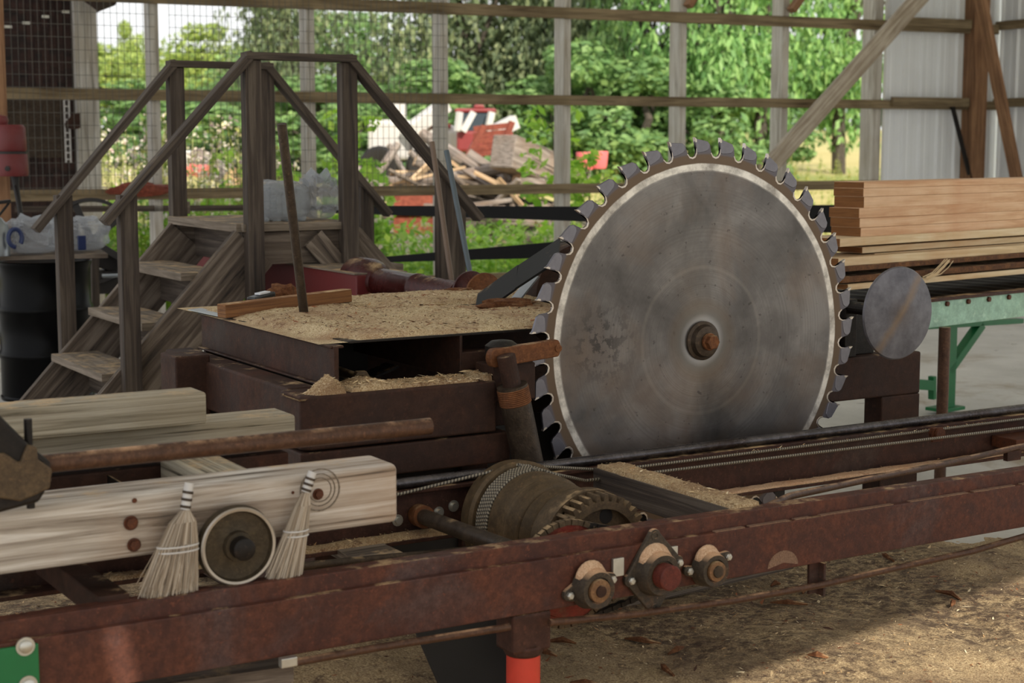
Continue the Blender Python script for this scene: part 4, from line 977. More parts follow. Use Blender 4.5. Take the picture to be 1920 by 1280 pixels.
# brooms
def broom(top, neck, bot, wid, L, seed):
    wid *= 1.12
    r_ = thing('broom_head', L, 'broom', bot); rnd = random.Random(seed); b = MB()
    d = (neck - top).normalized()
    b.tube([top, neck], .0105, 14); b.build('ferrule', M['white'], r_, smooth=True)
    b = MB()
    for k in range(3): p = top.lerp(neck, .35 + .27 * k); b.tube([p - d * .003, p + d * .003], .0125, 14)
    b.build('wire_bands', M['pipe'], r_, smooth=True)
    b = MB(); side = V(1, 0, 0)
    for _ in range(900):
        u = rnd.uniform(-1, 1); v = rnd.uniform(-1, 1) * math.sqrt(1 - u * u) ; e = bot + side * (u * wid) + V(0, v * .022, rnd.gauss(0, .012)) + side * rnd.gauss(0, .004)
        m1 = neck.lerp(bot, .42) + side * (u * wid * .72) + V(0, v * .019, 0); m0 = neck + side * (u * .009) + V(0, v * .009, 0); m05 = neck.lerp(bot, .15) + side * (u * wid * .48) + V(0, v * .016, 0)
        wv = V(.0013, 0, .0003); pts = [m0, m05, m1, e]
        for i in range(3): b.add([pts[i] - wv, pts[i] + wv, pts[i + 1] + wv * .8, pts[i + 1] - wv * .8], [[0, 1, 2, 3]])
    b.build('straw', M['bristle'], r_)['kind'] = 'stuff'
    b = MB(); c_ = neck.lerp(bot, .44)
    for k in (0, .012):
        q = [c_ + V(math.cos(a) * wid * .74, math.sin(a) * .021, -k) for a in [i * math.pi / 10 for i in range(21)]]; b.tube(q, .0022, 5)
    b.build('stitching', M['white'], r_)
broom(P(355, 905, Y=-.985), P(347, 955, Y=-.99), P(316, 1108, Y=-1.0), .058, 'straw whisk broom head hanging on the timber, left of the wheel', 3)
broom(P(586, 884, Y=-.985), P(573, 922, Y=-.985), P(532, 1085, Y=-.995), .036, 'straw whisk broom head hanging on the timber, right of the wheel', 4)
# rod and pivot head
pr0 = P(95, 868, Y=-.97); pr1 = P(806, 797, Y=-.97)
t = thing('lever_bar', 'blurred brown round lever bar crossing above the carriage timber', 'bar', pr0)
b = MB(); b.tube([pr0 - V(.1, 0, 0), V(pr1.x, pr1.y, pr0.z - .003)], .0205, 24); b.build('bar', M['rodsteel'], t, smooth=True)
t = thing('pivot_clamp', 'dark cast pivot clamp with a bolt at the left edge of the photo', 'clamp', P(40, 960, Y=-.97))
b = MB(); b.prism([P(x, y, Y=-1.02) for (x, y) in ((-60, 770), (0, 778), (28, 806), (60, 838), (96, 866), (98, 902), (74, 942), (0, 962), (-60, 960))], (0, .07, 0)); b.build('casting', M['darksteel'], t, bevel=.008)
b = MB(); b.prism([P(x, y, Y=-1.03) for (x, y) in ((-60, 856), (10, 850), (38, 868), (52, 834), (70, 838), (72, 862), (99, 880), (94, 916), (40, 940), (-60, 925))], (0, .02, 0)); b.build('dust_lip', M['dusty'], t, bevel=.004)
b = MB(); b.tube([P(58, 952, Y=-.99), P(52, 785, Y=-.99)], .009, 12); b.build('bolt_shank', M['darksteel'], t, smooth=True)
for (x, y, h) in ((52, 790, .02), (58, 950, .028)):
    b = MB(); c = P(x, y, Y=-.99); b.prism(hexagon(c, .017, (0, 0, 1)), (0, 0, h)); b.build('bolt_head', M['bolt'], t, bevel=.001)

# ================================================================ HUSK AND TABLE
ZT = .991
t = thing('saw_husk', 'dark brown steel frame box of the saw mill, open at the front', 'machine frame', (-1.1, .5, 0))
b = MB(); b.box(-1.378, -1.362, .04, 1.20, .86, .985, 'y'); b.box(-1.395, -1.33, .035, 1.20, .855, .862, 'y'); b.box(-1.385, -1.34, .05, 1.20, .978, .986, 'y'); b.build('side_plate', M['husk'], t, bevel=.003)
b = MB(); b.box(-.905, -.895, .10, 1.20, .845, .985, 'y'); b.build('divider_plate', M['husk'], t, bevel=.002)
b = MB(); b.box(-1.37, .45, 1.18, 1.20, .60, .985); b.build('rear_plate', M['husk'], t)
b = MB(); b.prism([(-1.525, -.03, .853), (-1.50, -.05, .853), (-.855, -.05, .853), (-.855, .12, .853), (-1.525, .12, .853)], (0, 0, -.165)); b.build('front_tube', M['husk'], t, bevel=.008, seg=3)
b = MB(); b.box(-1.53, -.80, -.045, .12, .585, .682); b.build('lower_front_tube', M['husk'], t, bevel=.006, seg=3)
b = MB(); b.box(-1.50, -1.40, .12, 1.25, .69, .855, 'y'); b.build('side_tube', M['husk'], t, bevel=.008, seg=3)
c = P(325, 668, Z=.88); d_ = P(398, 668, Z=.88)
b = MB(); b.box(c.x, c.x + .125, c.y - .02, c.y + .14, .3, .88, 'z'); b.build('rear_post', M['husk'], t, bevel=.008, seg=3)
for (x0_, y0_) in ((-1.47, .0), (-.9, .1), (-1.48, 1.1), (.2, 1.1)):
    b = MB(); b.box(x0_, x0_ + .1, y0_, y0_ + .1, .0, .585, 'z'); b.build('leg', M['husk'], t, bevel=.004)
b = MB(); b.box(-1.46, .50, .125, .14, .06, .70); b.build('shade_plate', M['dull'], t)  # added dark sheet, stands in for the shade beneath the husk
b = MB(); b.box(-1.46, -1.445, .14, 1.2, .06, .69, 'y'); b.build('side_shade_plate', M['husk'], t)  # added dark side sheet, covers pale floor where the husk gap is shaded
b = MB(); b.box(-.86, 1.31, .25, .35, .60, .77); b.build('arbor_beam', M['husk'], t, bevel=.008, seg=3)
b = MB(); b.box(1.10, 1.31, .25, .35, .0, .60, 'z'); b.build('right_leg', M['husk'], t, bevel=.006, seg=3)
b = MB(); b.box(.76, 1.10, .30, .42, .77, .93); b.box(.80, .96, .36, .46, .93, .99); b.build('right_bracket', M['darksteel'], t, bevel=.004)
b = MB(); b.box(-1.35, -.85, .9, .92, .7, .98); b.build('inner_plate', M['dull'], t)
# threaded adjusting rod inside
t2 = thing('adjusting_rod', 'dusty adjusting rod with a nut inside the open husk front', 'rod', P(660, 705, Y=.1))
pa, pb = P(636, 696, Y=.35), P(712, 724, Y=-.02)
b = MB(); b.tube([pa, pb], .0165, 18); b.build('rod_bar', M['dusty'], t2, smooth=True)
b = MB(); c = pa.lerp(pb, .52); d_ = (pb - pa).normalized(); b.prism(hexagon(c, .031, d_), d_ * .025); b.build('hex_nut', M['dusty'], t2, bevel=.002)
b = MB(); b.obox(P(690, 705, Y=.4), P(735, 684, Y=.4), .1, .008); tag(b.build('inner_strap', M['darksteel']), 'dark strap glinting inside the open husk front', 'strap')
# table sheet and sawdust on it
def bz(x, y): return .018 + .014 * nz(x, y, 2.5, 3) + .008 * nz(x, y, 8, 1) + .0025 * nz(x, y, 60, 2)
t = thing('saw_table', 'steel table sheet on the husk, covered in sawdust, left of the blade', 'table', (-.6, .7, ZT))
b = MB(); b.prism([(-1.30, .10, ZT), (-.36, .10, ZT), (-.36, .02 + .08, ZT), (.25, .10, ZT), (.25, 1.42, ZT), (-.72, 1.42, ZT), (-1.40, 1.17, ZT)], (0, 0, -.007)); b.build('sheet', M['darksteel'], t, bevel=.001)
b = MB(); b.prism([(-1.41, 1.25, ZT + .002), (-1.395, .98, ZT + .002), (-1.36, .98, ZT + .002), (-1.35, 1.27, ZT + .002)], (0, 0, .003)); b.build('bare_corner', M['galv'], t)
def hf(x, y):
    left = -1.385 + (1.2 - y) * .055 if y > .2 else -1.29 + (.2 - y) * .3
    m_ = min((x - left) / .05, (y - .112) / .03, (1.40 - y) / .08, (.22 - x) / .05, (y * .0 + 1.0))
    back = 1.18 + (x + 1.4) * .35
    m_ = min(m_, (back - y) / .06)
    # bare slot where the belt passes
    sx_, sy_ = (x + .42), (y - .86)
    m_ = min(m_, (math.hypot(sx_ / 1.6, sy_) - .07) / .03)
    return bz(x, y) * min(1, m_) + (.012 * max(0, nz(x, y, 4, 7)) if y > .6 else 0) if m_ > 0 else -.003
heap('table_sawdust', -1.40, .22, .105, 1.40, ZT, hf, 190, 150, 'saw_table', 'layer of sawdust and shavings spread over the saw table', 9000, 'chips', .009, 8, skirt=.004)
heap('sawdust_heap', -1.535, -1.375, -.045, .09, .850, lambda x, y: max(-.01, .062 - abs(x + 1.42) * .75 - abs(y - .0) * .5 + .004 * nz(x, y, 40)), 40, 34, 'saw', 'small peaked sawdust heap on the front corner of the husk tube', 500, 'chips_l', .006, 5)
heap('sawdust_heap', -1.36, -.91, -.04, .11, .850, lambda x, y: .010 + .012 * max(0, nz(x, y, 9, 4)) + (.02 if x < -1.2 else 0) * max(0, 1 - abs(x + 1.27) / .09) + .003 * nz(x, y, 60), 90, 26, 'saw', 'low ridge of pale sawdust inside the open husk front', 1100, 'chips_l', .009, 6)
heap('sawdust_heap', -.893, -.862, -.04, .11, .850, lambda x, y: .02 + .006 * nz(x, y, 30), 10, 24, 'saw', 'pinch of sawdust on the husk tube right of the divider plate', 150, 'chips_l', .008, 7)
b = MB(); pa, pb = P(415, 583, Z=ZT + .028), P(652, 553, Z=ZT + .045); b.obox(pa, pb, .05, .048); tag(b.build('short_board', M['board_r'], bevel=.003), 'orange-brown offcut board lying on the table at the foot of the thick bar', 'board')
def bar(name, p0, p1, r, mat, L): return rod(name, [p0, p1], r, mat, L, 'bar', 20)
bar('upright_bar', P(571, 596, Z=ZT), P(528, 232, Y=.66), .0165, 'pipe', 'thick brown steel bar standing on the saw table, leaning left')
def rock(name, c, r, sq, seed, mat, L, cat):
    b = MB(); n, m_ = 16, 10; vs = []; fs = []
    for i in range(m_ + 1):
        for j in range(n):
            a = 2 * math.pi * j / n; ph = math.pi * i / m_; d = V(math.cos(a) * math.sin(ph), math.sin(a) * math.sin(ph), math.cos(ph))
            k = 1 + .45 * noise.noise(d * 1.7 + V(seed, 0, 0)) + .15 * noise.noise(d * 5 + V(seed, 3, 0)); vs.append(Vector(c) + V(d.x * sq[0], d.y * sq[1], d.z * sq[2]) * r * k)
    for i in range(m_):
        for j in range(n): fs.append([i * n + j, i * n + (j + 1) % n, (i + 1) * n + (j + 1) % n, (i + 1) * n + j])
    b.add(vs, fs); return tag(b.build(name, M[mat]), L, cat)
rock('bark_chunk', P(530, 548, Z=ZT + .03), .065, (1, .6, .55), 2, 'bark_chunk', 'brown chunk of torn bark behind the orange-brown offcut', 'bark')
rock('bark_chunk', P(950, 570, Z=ZT + .025), .05, (2.3, .7, .45), 5, 'bark_chunk', 'long reddish-brown strip of bark on the sawdust near the blade', 'bark')
rock('bark_chunk', P(855, 545, Z=ZT + .012), .04, (2.2, .8, .3), 6, 'bark_chunk', 'flat heap of bark crumbs at the rear table edge', 'bark')
t = thing('snack_wrapper', 'black crumpled wrapper with white print behind the offcut board', 'wrapper', P(490, 556, Z=ZT + .02))
b = MB(); c = P(490, 556, Z=ZT + .03); b.obox(c - V(.05, .02, .008), c + V(.05, .02, .008), .05, .02); b.build('wrapper_body', M['paper'], t, bevel=.006)
b = MB(); b.obox(c + V(-.02, -.01, .012), c + V(.03, .01, .017), .03, .006); b.build('white_print', M['paperw'], t)
# guide arm and pipe in front of the blade rim
t = thing('blade_guide', 'orange-rust blade guide arm reaching in front of the blade teeth', 'blade guide', (-.78, -.06, .9))
pa, pb = P(930, 672, Y=-.075), P(1046, 653, Y=-.075)
poly = []
for k in range(9): a = math.pi / 2 + math.pi * k / 8; poly.append(pa + V(math.cos(a) * .020 , 0, math.sin(a) * .0295))
for k in range(9): a = -math.pi / 2 + math.pi * k / 8; poly.append(pb + V(math.cos(a) * .012, 0, math.sin(a) * .0275))
b = MB(); b.prism(poly, (0, .035, 0)); b.build('arm', M['orange'], t, bevel=.004)
b = MB(); c = P(1047, 653, Y=-.076); b.lathe(c, AX, [(0, .0125), (.003, .012), (.004, .0)], 20); b.build('pin', M['orange'], t, smooth=True)
b = MB(); c = P(950, 655, Y=-.04); b.lathe(c + V(0, .03, -.02), (0, 0, 1), [(0, .055), (.03, .055), (.045, .035), (.05, 0)], 28); b.build('swivel', M['darksteel'], t, smooth=True)
b = MB(); b.box(-.86, -.70, -.035, .08, .78, .90); b.box(-.9, -.62, .1, .2, .87, .93); b.build('mount', M['husk'], t, bevel=.005)
t = thing('stand_pipe', 'tilted grey-brown pipe with threaded top in front of the blade rim', 'pipe', (-.76, -.08, .55))
pa, pb = P(960, 722, Y=-.10), P(998, 905, Y=-.10)
b = MB(); b.tube([pa, pb], .0495, 32); b.build('tube', M['pipe'], t, smooth=True)
b = MB(); d_ = (pb - pa).normalized(); pr = []
for k in range(9): pr += [(.008 + k * .006, .0500), (.011 + k * .006, .0518), (.014 + k * .006, .0500)]
b.lathe(pa, d_, pr, 32); b.build('thread', M['orange'], t, smooth=True)
b = MB(); b.tube([pa - d_ * .10, pa + d_ * .01], .03, 20); b.box(pa.x - .06, pa.x + .06, -.02, .04, .70, .86); b.build('neck', M['husk'], t, smooth=False, bevel=.003)
c = P(1685, 587, Y=0); DOX = .95 - c.x; DOZ = .95 - c.z
# streaked disc material
s = NT('streaked_disc_steel'); sp = s.n('ShaderNodeSeparateXYZ'); s.l(s.tc.outputs['Object'], sp.inputs[0])
uu = s.math('SUBTRACT', s.math('MULTIPLY', s.math('ADD', sp.outputs['X'], DOX), .80), s.math('MULTIPLY', s.math('ADD', sp.outputs['Z'], DOZ), .60))
ab = s.math('ABSOLUTE', s.math('ADD', uu, s.math('MULTIPLY', s.math('SUBTRACT', s.noise(s.coords(), 22, 4, .6), .5), .03)))
f = s.ramp(s.noise(s.coords(), 9, 6, .65), [(.35, rgb(76, 74, 80)), (.65, rgb(112, 110, 116))])
dr_ = s.math('SQRT', s.math('ADD', s.math('MULTIPLY', s.math('ADD', sp.outputs['X'], DOX), s.math('ADD', sp.outputs['X'], DOX)), s.math('MULTIPLY', s.math('ADD', sp.outputs['Z'], DOZ), s.math('ADD', sp.outputs['Z'], DOZ))))
f = s.mix(s.ramp(dr_, [(.0, .6), (.08, 0.0)]), f, rgb(70, 54, 44))
f = s.mix(s.ramp(ab, [(.002, .65), (.026, 0.0)]), f, rgb(124, 102, 80))
s.color(f); s.b.inputs['Metallic'].default_value = .5; s.b.inputs['Roughness'].default_value = .42; M['disc'] = s.m
# spreader disc
t = thing('spreader_disc', 'grey steel spreader disc standing right of the saw blade', 'disc', (0.95, 0, .95)); c = P(1685, 587, Y=0)
b = MB(); b.lathe(c + V(0, .01, 0), AX, [(0, 0), (0, .175), (.004, .1765), (.010, .172), (.022, .09), (.026, .0)], 64); b.build('plate', M['disc'] if 'disc' in M else M['pipe'], t, smooth=True)
b = MB(); b.tube([c + V(0, .01, 0), c + V(0, .34, -.0)], .025, 16); b.box(c.x - .03, c.x + .03, .256, .33, .772, c.z + .03, 'z'); b.build('stub_shaft', M['darksteel'], t, bevel=.002)
# belts near the blade
def strip(name, pts, wdt, th_, mat, L, cat='belt', across=(0, 1, 0)):
    b = MB(); 
    for i in range(len(pts) - 1): b.obox(pts[i], pts[i + 1], wdt, th_, up=Vector(pts[i + 1] - pts[i]).cross(Vector(across)))
    return tag(b.build(name, M[mat]), L, cat)
pa = P(893, 574, Z=ZT); pb = P(1048, 468, Y=.62)
strip('flat_belt', [pa - V(0, 0, .0), pa.lerp(pb, .5) + V(0, 0, .004), pb], .26, .008, 'belt', 'wide black flat belt rising from the table towards the blade', across=(.25, 1, 0))
strip('inner_belt', [P(960, 570, Z=ZT), P(1000, 520, Y=.85)], .10, .006, 'galv', 'shiny grey strip of pulley rim beside the black belt', 'pulley rim', across=(.25, 1, 0))
b = MB(); c = V(.08, 1.0, 1.0); b.lathe(c, AX, [(0, .0), (0, .21), (.12, .21), (.12, .0)], 48); tag(b.build('belt_guard', M['husk'], smooth=True), 'dark maroon round belt guard half hidden behind the blade', 'guard')
# driveshaft
X_ = -.02
t = thing('drive_shaft', 'glossy maroon driveshaft tube with a bell end running under the stile', 'driveshaft', (X_, 2.3, .7))
pa, pb = P(705, 527, X=X_), P(862, 553, X=X_)
b = MB(); d_ = (pb - pa).normalized(); L = (pb - pa).length; b.lathe(pa, d_, [(-.02, .066), (L * .5, .063), (L * .5 + .01, .068), (L * .5 + .03, .068), (L * .5 + .04, .062), (L, .058)], 32); b.build('tube', M['redshaft'], t, smooth=True)
b = MB(); b.lathe(pa, d_, [(-.20, .06), (-.20, .105), (-.05, .105), (.02, .085), (.05, .066)], 36); b.build('bell', M['redshaft'], t, smooth=True)
b = MB(); b.box(X_ - .1, X_ + .1, pa.y - .3, pa.y - .1, .0, pa.z - .05, 'z'); b.build('stand', M['husk'], t)
for k, (x, y) in enumerate(((880, 548), (905, 552))):
    b = MB(); c = P(x, y - 4, Y=1.50 - k * .06); b.lathe(c, (0, -1, -.1), [(0, .0), (0, .085), (.012, .085), (.02, .06), (.05, .03)], 30); tag(b.build('coupling_disc', M['redshaft'] if k == 0 else M['orange'], smooth=True), ['dark coupling disc behind the table, nearer the driveshaft', 'rust-brown coupling disc behind the table, nearer the belt'][k], 'coupling')
t = thing('shaft_guard', 'long matte red sheet-metal guard running away under the stile', 'guard', (X_, 4.2, .7))
ga, gb = P(668, 500, X=X_ - .12), P(345, 472, X=X_ - .12)
b = MB()
b.prism([(ga.x, ga.y, .74), (ga.x, ga.y, .985), (ga.x, gb.y - .1, .985), (ga.x, gb.y, .95), (ga.x, gb.y, .84), (ga.x, gb.y - .15, .82), (ga.x, 3.9, .80)], (.26, 0, 0)); b.build('cover', M['redpaint'], t, bevel=.006)
b = MB(); b.box(ga.x - .01, ga.x + .27, ga.y, gb.y - .1, .985, .992, 'y'); b.build('lid', M['tread'], t)
b = MB()
for y in (ga.y + .2, 4.0, gb.y - .4): b.box(X_ - .04, X_ + .04, y, y + .06, 0, .76, 'z')
b.build('support_legs', M['dull'], t)

# ================================================================ STILE
YN, YF = 3.1, 4.17; XL, XR = -.40, .13; ZR = 2.045; SLP = 1.17; ZP = 1.185
t = thing('wooden_stile', 'weathered wooden step-over stile with stairs and handrails on both sides', 'stile', (-.13, 3.6, 0))
def bm_(name, p0, p1, w_, h, mat='stile', up=(0, 0, 1)):
    b = MB(); b.obox(p0, p1, w_, h, up=up); return b.build(name, M[mat], t, bevel=.003)
S3 = [P(460, 105, Y=YN), P(660, 110, Y=YN), P(195, 418, Y=YN), P(898, 410, Y=YN)]
F3 = [P(318, 121, Y=YF), P(505, 123, Y=YF), P(66, 432, Y=YF), P(728, 402, Y=YF)]
for (a_, y_, w3) in ((S3, YN, 'near'), (F3, YF, 'far')):
    zt = (a_[0].z + a_[1].z) / 2
    l_, r_ = V(a_[0].x, y_, zt), V(a_[1].x, y_, zt)
    bm_('top_rail', l_ - V(.01, 0, 0), r_ + V(.01, 0, 0), .085, .036, 'stile_d')
    bm_('handrail', l_ + V(.03, -.0, .012), V(a_[2].x, y_, a_[2].z), .079, .040, 'stile_d'); bm_('handrail', r_ - V(.03, 0, -.012), V(a_[3].x, y_, a_[3].z), .079, .040, 'stile_d')
    for x_, top, bot, nm in ((l_.x + .035, zt - .02, 0.0, 0), (r_.x - .02, zt - .02, 0.0, 0)):
        bm_('post', (x_, y_ + .02, bot), (x_, y_ + .02, top), .085, .07, 'stile_d', (0, 1, 0))
    xl = P(240, 392, Y=YN).x if w3 == 'near' else P(120, 380, Y=YF).x
    zl = l_.z + (xl - l_.x) * (l_.z - a_[2].z) / (l_.x - a_[2].x)
    bm_('post', (xl, y_ + .02, 0), (xl, y_ + .02, zl), .085, .07, 'stile_d', (0, 1, 0))
    xr = (P(880, 400, Y=YN).x - .14) if w3 == 'near' else P(687, 360, Y=YF).x
    zr_ = r_.z - (xr - r_.x) * (r_.z - a_[3].z) / (a_[3].x - r_.x)
    bm_('post', (xr, y_ + .02, 0), (xr, y_ + .02, zr_), .085, .07, 'stile_d', (0, 1, 0))
    # stringers
    ys = y_ + (.07 if w3 == 'near' else -.05)
    bm_('stringer', (XL + .02, ys, ZP - .10), (XL - 1.03 , ys, -.05), .045, .26, 'stile'); bm_('stringer', (XR - .02, ys, ZP - .10), (XR + 1.03, ys, -.05), .045, .26, 'stile')
    bm_('side_board', (XL - .03, ys + .01, ZP - .105), (XR + .03, ys + .01, ZP - .105), .045, .165, 'stile')
    bm_('brace', (XR - .20, ys - .035, ZP - .06), (XR + .05, ys - .035, ZP - .34), .03, .12, 'stile')
for k in range(3):
    y_ = YN + .02 + k * (YF - YN) / 3
    bm_('platform_board', (XL - .05 , y_ + .17, ZP), (XR + .05, y_ + .17, ZP), .345, .038, 'tread', (0, 0, 1))
bm_('platform_nosing', (XL - .06, YN + .05, ZP), (XL - .06, YF - .0, ZP), .03, .042, 'tread')
for k in range(1, 5):
    for sg, xx in ((-1, XL), (1, XR)):
        z = ZP - k * .236; x = xx + sg * (.02 + k * .205)
        bm_('tread', (x, YN + .095, z), (x, YF - .075, z), .25, .04, 'tread')
for k in range(0, 4):
    z = ZP - k * .236 - .115; x = XL - (.02 + k * .205) + .09
    bm_('riser', (x, YN + .1, z), (x, YF - .05, z), .03, .16, 'stile_d')
rod('upright_bar', [P(853, 532, Y=2.0) - V(0, 0, .1), P(810, 266, Y=2.2)], .0125, 'brownbar', 'thin brown leaning bar behind the table, left of the pair', 'bar')
rod('upright_bar', [P(893, 532, Y=1.9) - V(0, 0, .1), P(837, 282, Y=2.1)], .0125, 'bluebar', 'thin blue-grey leaning bar behind the table, right of the pair', 'bar')
b = MB(); c = PD(852, 400, 9.2); b.obox(V(c.x, c.y, 0), V(c.x, c.y, 1.32), .09, .13, up=WN); tag(b.build('grey_post', M['stile_d'], bevel=.004), 'short grey wooden post behind the two leaning bars', 'post')
# long belts crossing behind the blade
def belt(pts, L):
    b = MB(); top = [PD(x, y0, d) for x, y0, y1, d in pts]; bot = [PD(x, y1, d) for x, y0, y1, d in pts]
    vs = []; fs = []
    for a_, c_ in zip(top, bot): vs += [a_, c_, a_ + WN * .008, c_ + WN * .008]
    for i in range(len(pts) - 1):
        k = i * 4; fs += [[k, k + 1, k + 5, k + 4], [k + 2, k + 6, k + 7, k + 3], [k, k + 4, k + 6, k + 2], [k + 1, k + 3, k + 7, k + 5]]
    fs += [[0, 2, 3, 1], [4 * len(pts) - 4, 4 * len(pts) - 3, 4 * len(pts) - 1, 4 * len(pts) - 2]]
    b.add(vs, fs); tag(b.build('drive_belt', M['belt']), L, 'belt')
belt([(604, 384, 399, 12.6), (700, 385.5, 402, 12.4), (850, 386, 407, 12.1), (1065, 387, 414, 11.8), (1300, 385, 424, 11.5), (1572, 384, 437, 11.2)], 'upper run of the long dark drive belt crossing behind the blade')
belt([(690, 484, 493, 11.2), (850, 470, 488, 11), (1042, 453, 483, 10.8), (1120, 446, 481, 10.7)], 'lower run of the long dark drive belt crossing behind the driveshaft')

# water bottles on the platform
zb = ZP + .02
q = P(488, 416, Z=zb); 
t = None; rnd = random.Random(12)
protob = None
for i in range(4):
    for j in range(3):
        x = q.x + .03 + i * .068; y = q.y + .03 + j * .068
        if protob is None:
            protob = thing('water_bottle', 'clear ribbed water bottle standing in the shrink-wrapped pack on the stile platform', 'bottle', (x, y, zb), 'water bottles of the pack')
            b = MB(); pr = [(0, .0), (0, .028), (.01, .032)]
            for k in range(7): pr += [(.02 + k * .018, .032), (.027 + k * .018, .029), (.034 + k * .018, .032)]
            pr += [(.155, .032), (.175, .022), (.185, .013), (.19, .0125)]
            b.lathe((x, y, zb), (0, 0, 1), pr, 20); b.build('bottle_body', M['bottle'], protob, smooth=True)
            b = MB(); b.lathe((x, y, zb + .19), (0, 0, 1), [(0, .0145), (.012, .0145), (.013, 0)], 16); b.build('cap', M['white'], protob, smooth=True)
        else:
            o = copy_tree(protob); o.location = (x, y, zb)
def crumple(name, c, size, seed, mat, L, cat='plastic wrap', amp=.22):
    b = MB(); n, m_ = 40, 24; vs = []; fs = []; c = Vector(c)
    for i in range(m_ + 1):
        for j in range(n):
            a = 2 * math.pi * j / n; ph = math.pi * i / m_
            ex = lambda v: math.copysign(abs(v) ** .55, v)
            d = V(ex(math.cos(a)) * ex(math.sin(ph)), ex(math.sin(a)) * ex(math.sin(ph)), ex(math.cos(ph)))
            k = 1 + amp * noise.noise(d * 2.2 + V(seed, 0, 0)) + amp * .6 * (abs(noise.noise(d * 6 + V(0, seed, 0))))
            vs.append(c + V(d.x * size[0], d.y * size[1], d.z * size[2] * (1 if d.z < 0 else k)) * (k if d.z > -.5 else 1))
    for i in range(m_):
        for j in range(n): fs.append([i * n + j, i * n + (j + 1) % n, (i + 1) * n + (j + 1) % n, (i + 1) * n + j])
    b.add(vs, fs); return tag(b.build(name, M[mat]), L, cat)
c = q + V(.14, .10, .10); crumple('shrink_wrap', c, (.155, .125, .105), 3, 'film', 'clear shrink wrap around the water bottles on the stile platform', amp=.06)
c = P(598, 388, Y=q.y + .1); crumple('torn_wrap', V(c.x, c.y, zb + .11), (.075, .11, .105), 9, 'film', 'crumpled empty end of shrink wrap right of the water bottles', amp=.35)

# ================================================================ BARREL AREA
def floor_at(x, y): return P(x, y, Z=0)
c = PD(86, 600, 10.35); BX = V(c.x, c.y, -.02)
t = thing('steel_drum', 'glossy black steel drum with a board and plastic-wrapped water on top', 'drum', BX)
b = MB(); pr = [(0, .0), (0, .29), (.02, .295), (.03, .287)]
for zz in (.28, .30, .56, .58): pass
for z0_ in (.29, .58): pr += [(z0_ - .03, .287), (z0_ - .015, .297), (z0_, .300), (z0_ + .015, .297), (z0_ + .03, .287)]
pr += [(.84, .287), (.86, .295), (.88, .297), (.885, .288), (.87, .28), (.87, 0)]
b.lathe(BX, (0, 0, 1), pr, 56); b.build('drum_shell', M['black'], t, smooth=True)
bt = BX + V(0, 0, .885)
pa, pb = P(-60, 486, Z=.90), P(205, 480, Z=.90); pm_ = (pa + pb) / 2
b = MB(); b.obox(V(pa.x, pa.y + .1, .91), V(pb.x, pb.y + .1, .91), .44, .028); tag(b.build('table_board', M['stile'], bevel=.003), 'weathered board lying on the black drum', 'board')
c = P(66, 448, Y=pm_.y - .02); t = thing('water_pack', 'crumpled plastic pack of water on the board, with a dark blue ring print', 'water pack', V(c.x, pm_.y + .05, .925))
o = crumple('x', V(c.x, pm_.y + .05, 1.03), (.16, .14, .105), 5, 'film', None, None, .2); o.name = 'plastic_wrap'; 
def reparent(o, t):
    o.location = Vector(o.location) - origin(t); o.parent = t
reparent(o, t)
b = MB(); cc = P(28, 446, Y=pm_.y - .13)
n = 30; pts = [cc + V(math.cos(a) * .040, -.01, math.sin(a) * .054) for a in [R(-40) + i * R(310) / n for i in range(n + 1)]]
b.tube(pts, .014, 8); b.build('ring_print', M['capblue'], t, smooth=True)
c = P(158, 448, Y=pm_.y); t = thing('water_pack', 'crumpled clear plastic pack of water at the right end of the board', 'water pack', V(c.x, pm_.y + .08, .925))
o = crumple('x', V(c.x, pm_.y + .08, 1.03), (.15, .14, .10), 15, 'film', None, None, .22); o.name = 'plastic_wrap'; reparent(o, t)
b = MB(); b.obox(V(c.x - .07, pm_.y - .10, .99), V(c.x - .02, pm_.y - .10, .99), .02, .09); b.build('blue_label', M['capblue'], t, bevel=.004)
# steel jug at the far left
c = P(-4, 476, Y=pm_.y - .05); t = thing('steel_jug', 'shiny steel jug with a flat handle at the left photo edge', 'jug', V(c.x, c.y, .925))
b = MB(); b.lathe((c.x, c.y, .925), (0, 0, 1), [(0, 0), (0, .075), (.18, .068), (.21, .045), (.23, .03), (.24, 0)], 32); b.build('jug_body', M['galv'], t, smooth=True)
b = MB(); b.obox((c.x - .05, c.y, 1.24), (c.x + .085, c.y, 1.255), .05, .02); b.tube([(c.x, c.y, 1.15), (c.x + .08, c.y, 1.245)], .008, 8); b.build('handle', M['dull'], t, bevel=.003)
# post with red box and hose
c = PD(2, 300, 11.6); b = MB(); b.obox(V(c.x, c.y, 0), V(c.x, c.y, 3.4), .1, .1, up=WN); tag(b.build('brown_post', M['brownpost'], bevel=.004), 'thin brown post at the left photo edge carrying the red tank', 'post')
t = thing('red_tank', 'red tank unit hanging on the brown post at the left photo edge', 'tank', PD(22, 332, 11.4))
b = MB(); p = PD(20, 330, 11.4); b.lathe(p, (0, 0, 1), [(0, .0), (0, .118), (.02, .125), (.155, .12), (.17, .108)], 30); b.build('lower_shell', M['redpaint'], t, smooth=True)
b = MB(); b.lathe(p + V(0, 0, .17), (0, 0, 1), [(0, .108), (.02, .118), (.17, .112), (.19, .095), (.19, .0)], 30); b.lathe(p + V(-.06, 0, .36), (0, 0, 1), [(0, .05), (.03, .06), (.06, .05), (.07, 0)], 18); b.build('upper_shell', M['redpaint'], t, smooth=True)
b = MB(); b.lathe(p + V(0, 0, .155), (0, 0, 1), [(0, .12), (.018, .12)], 30); b.build('black_band', M['dull'], t, smooth=True)
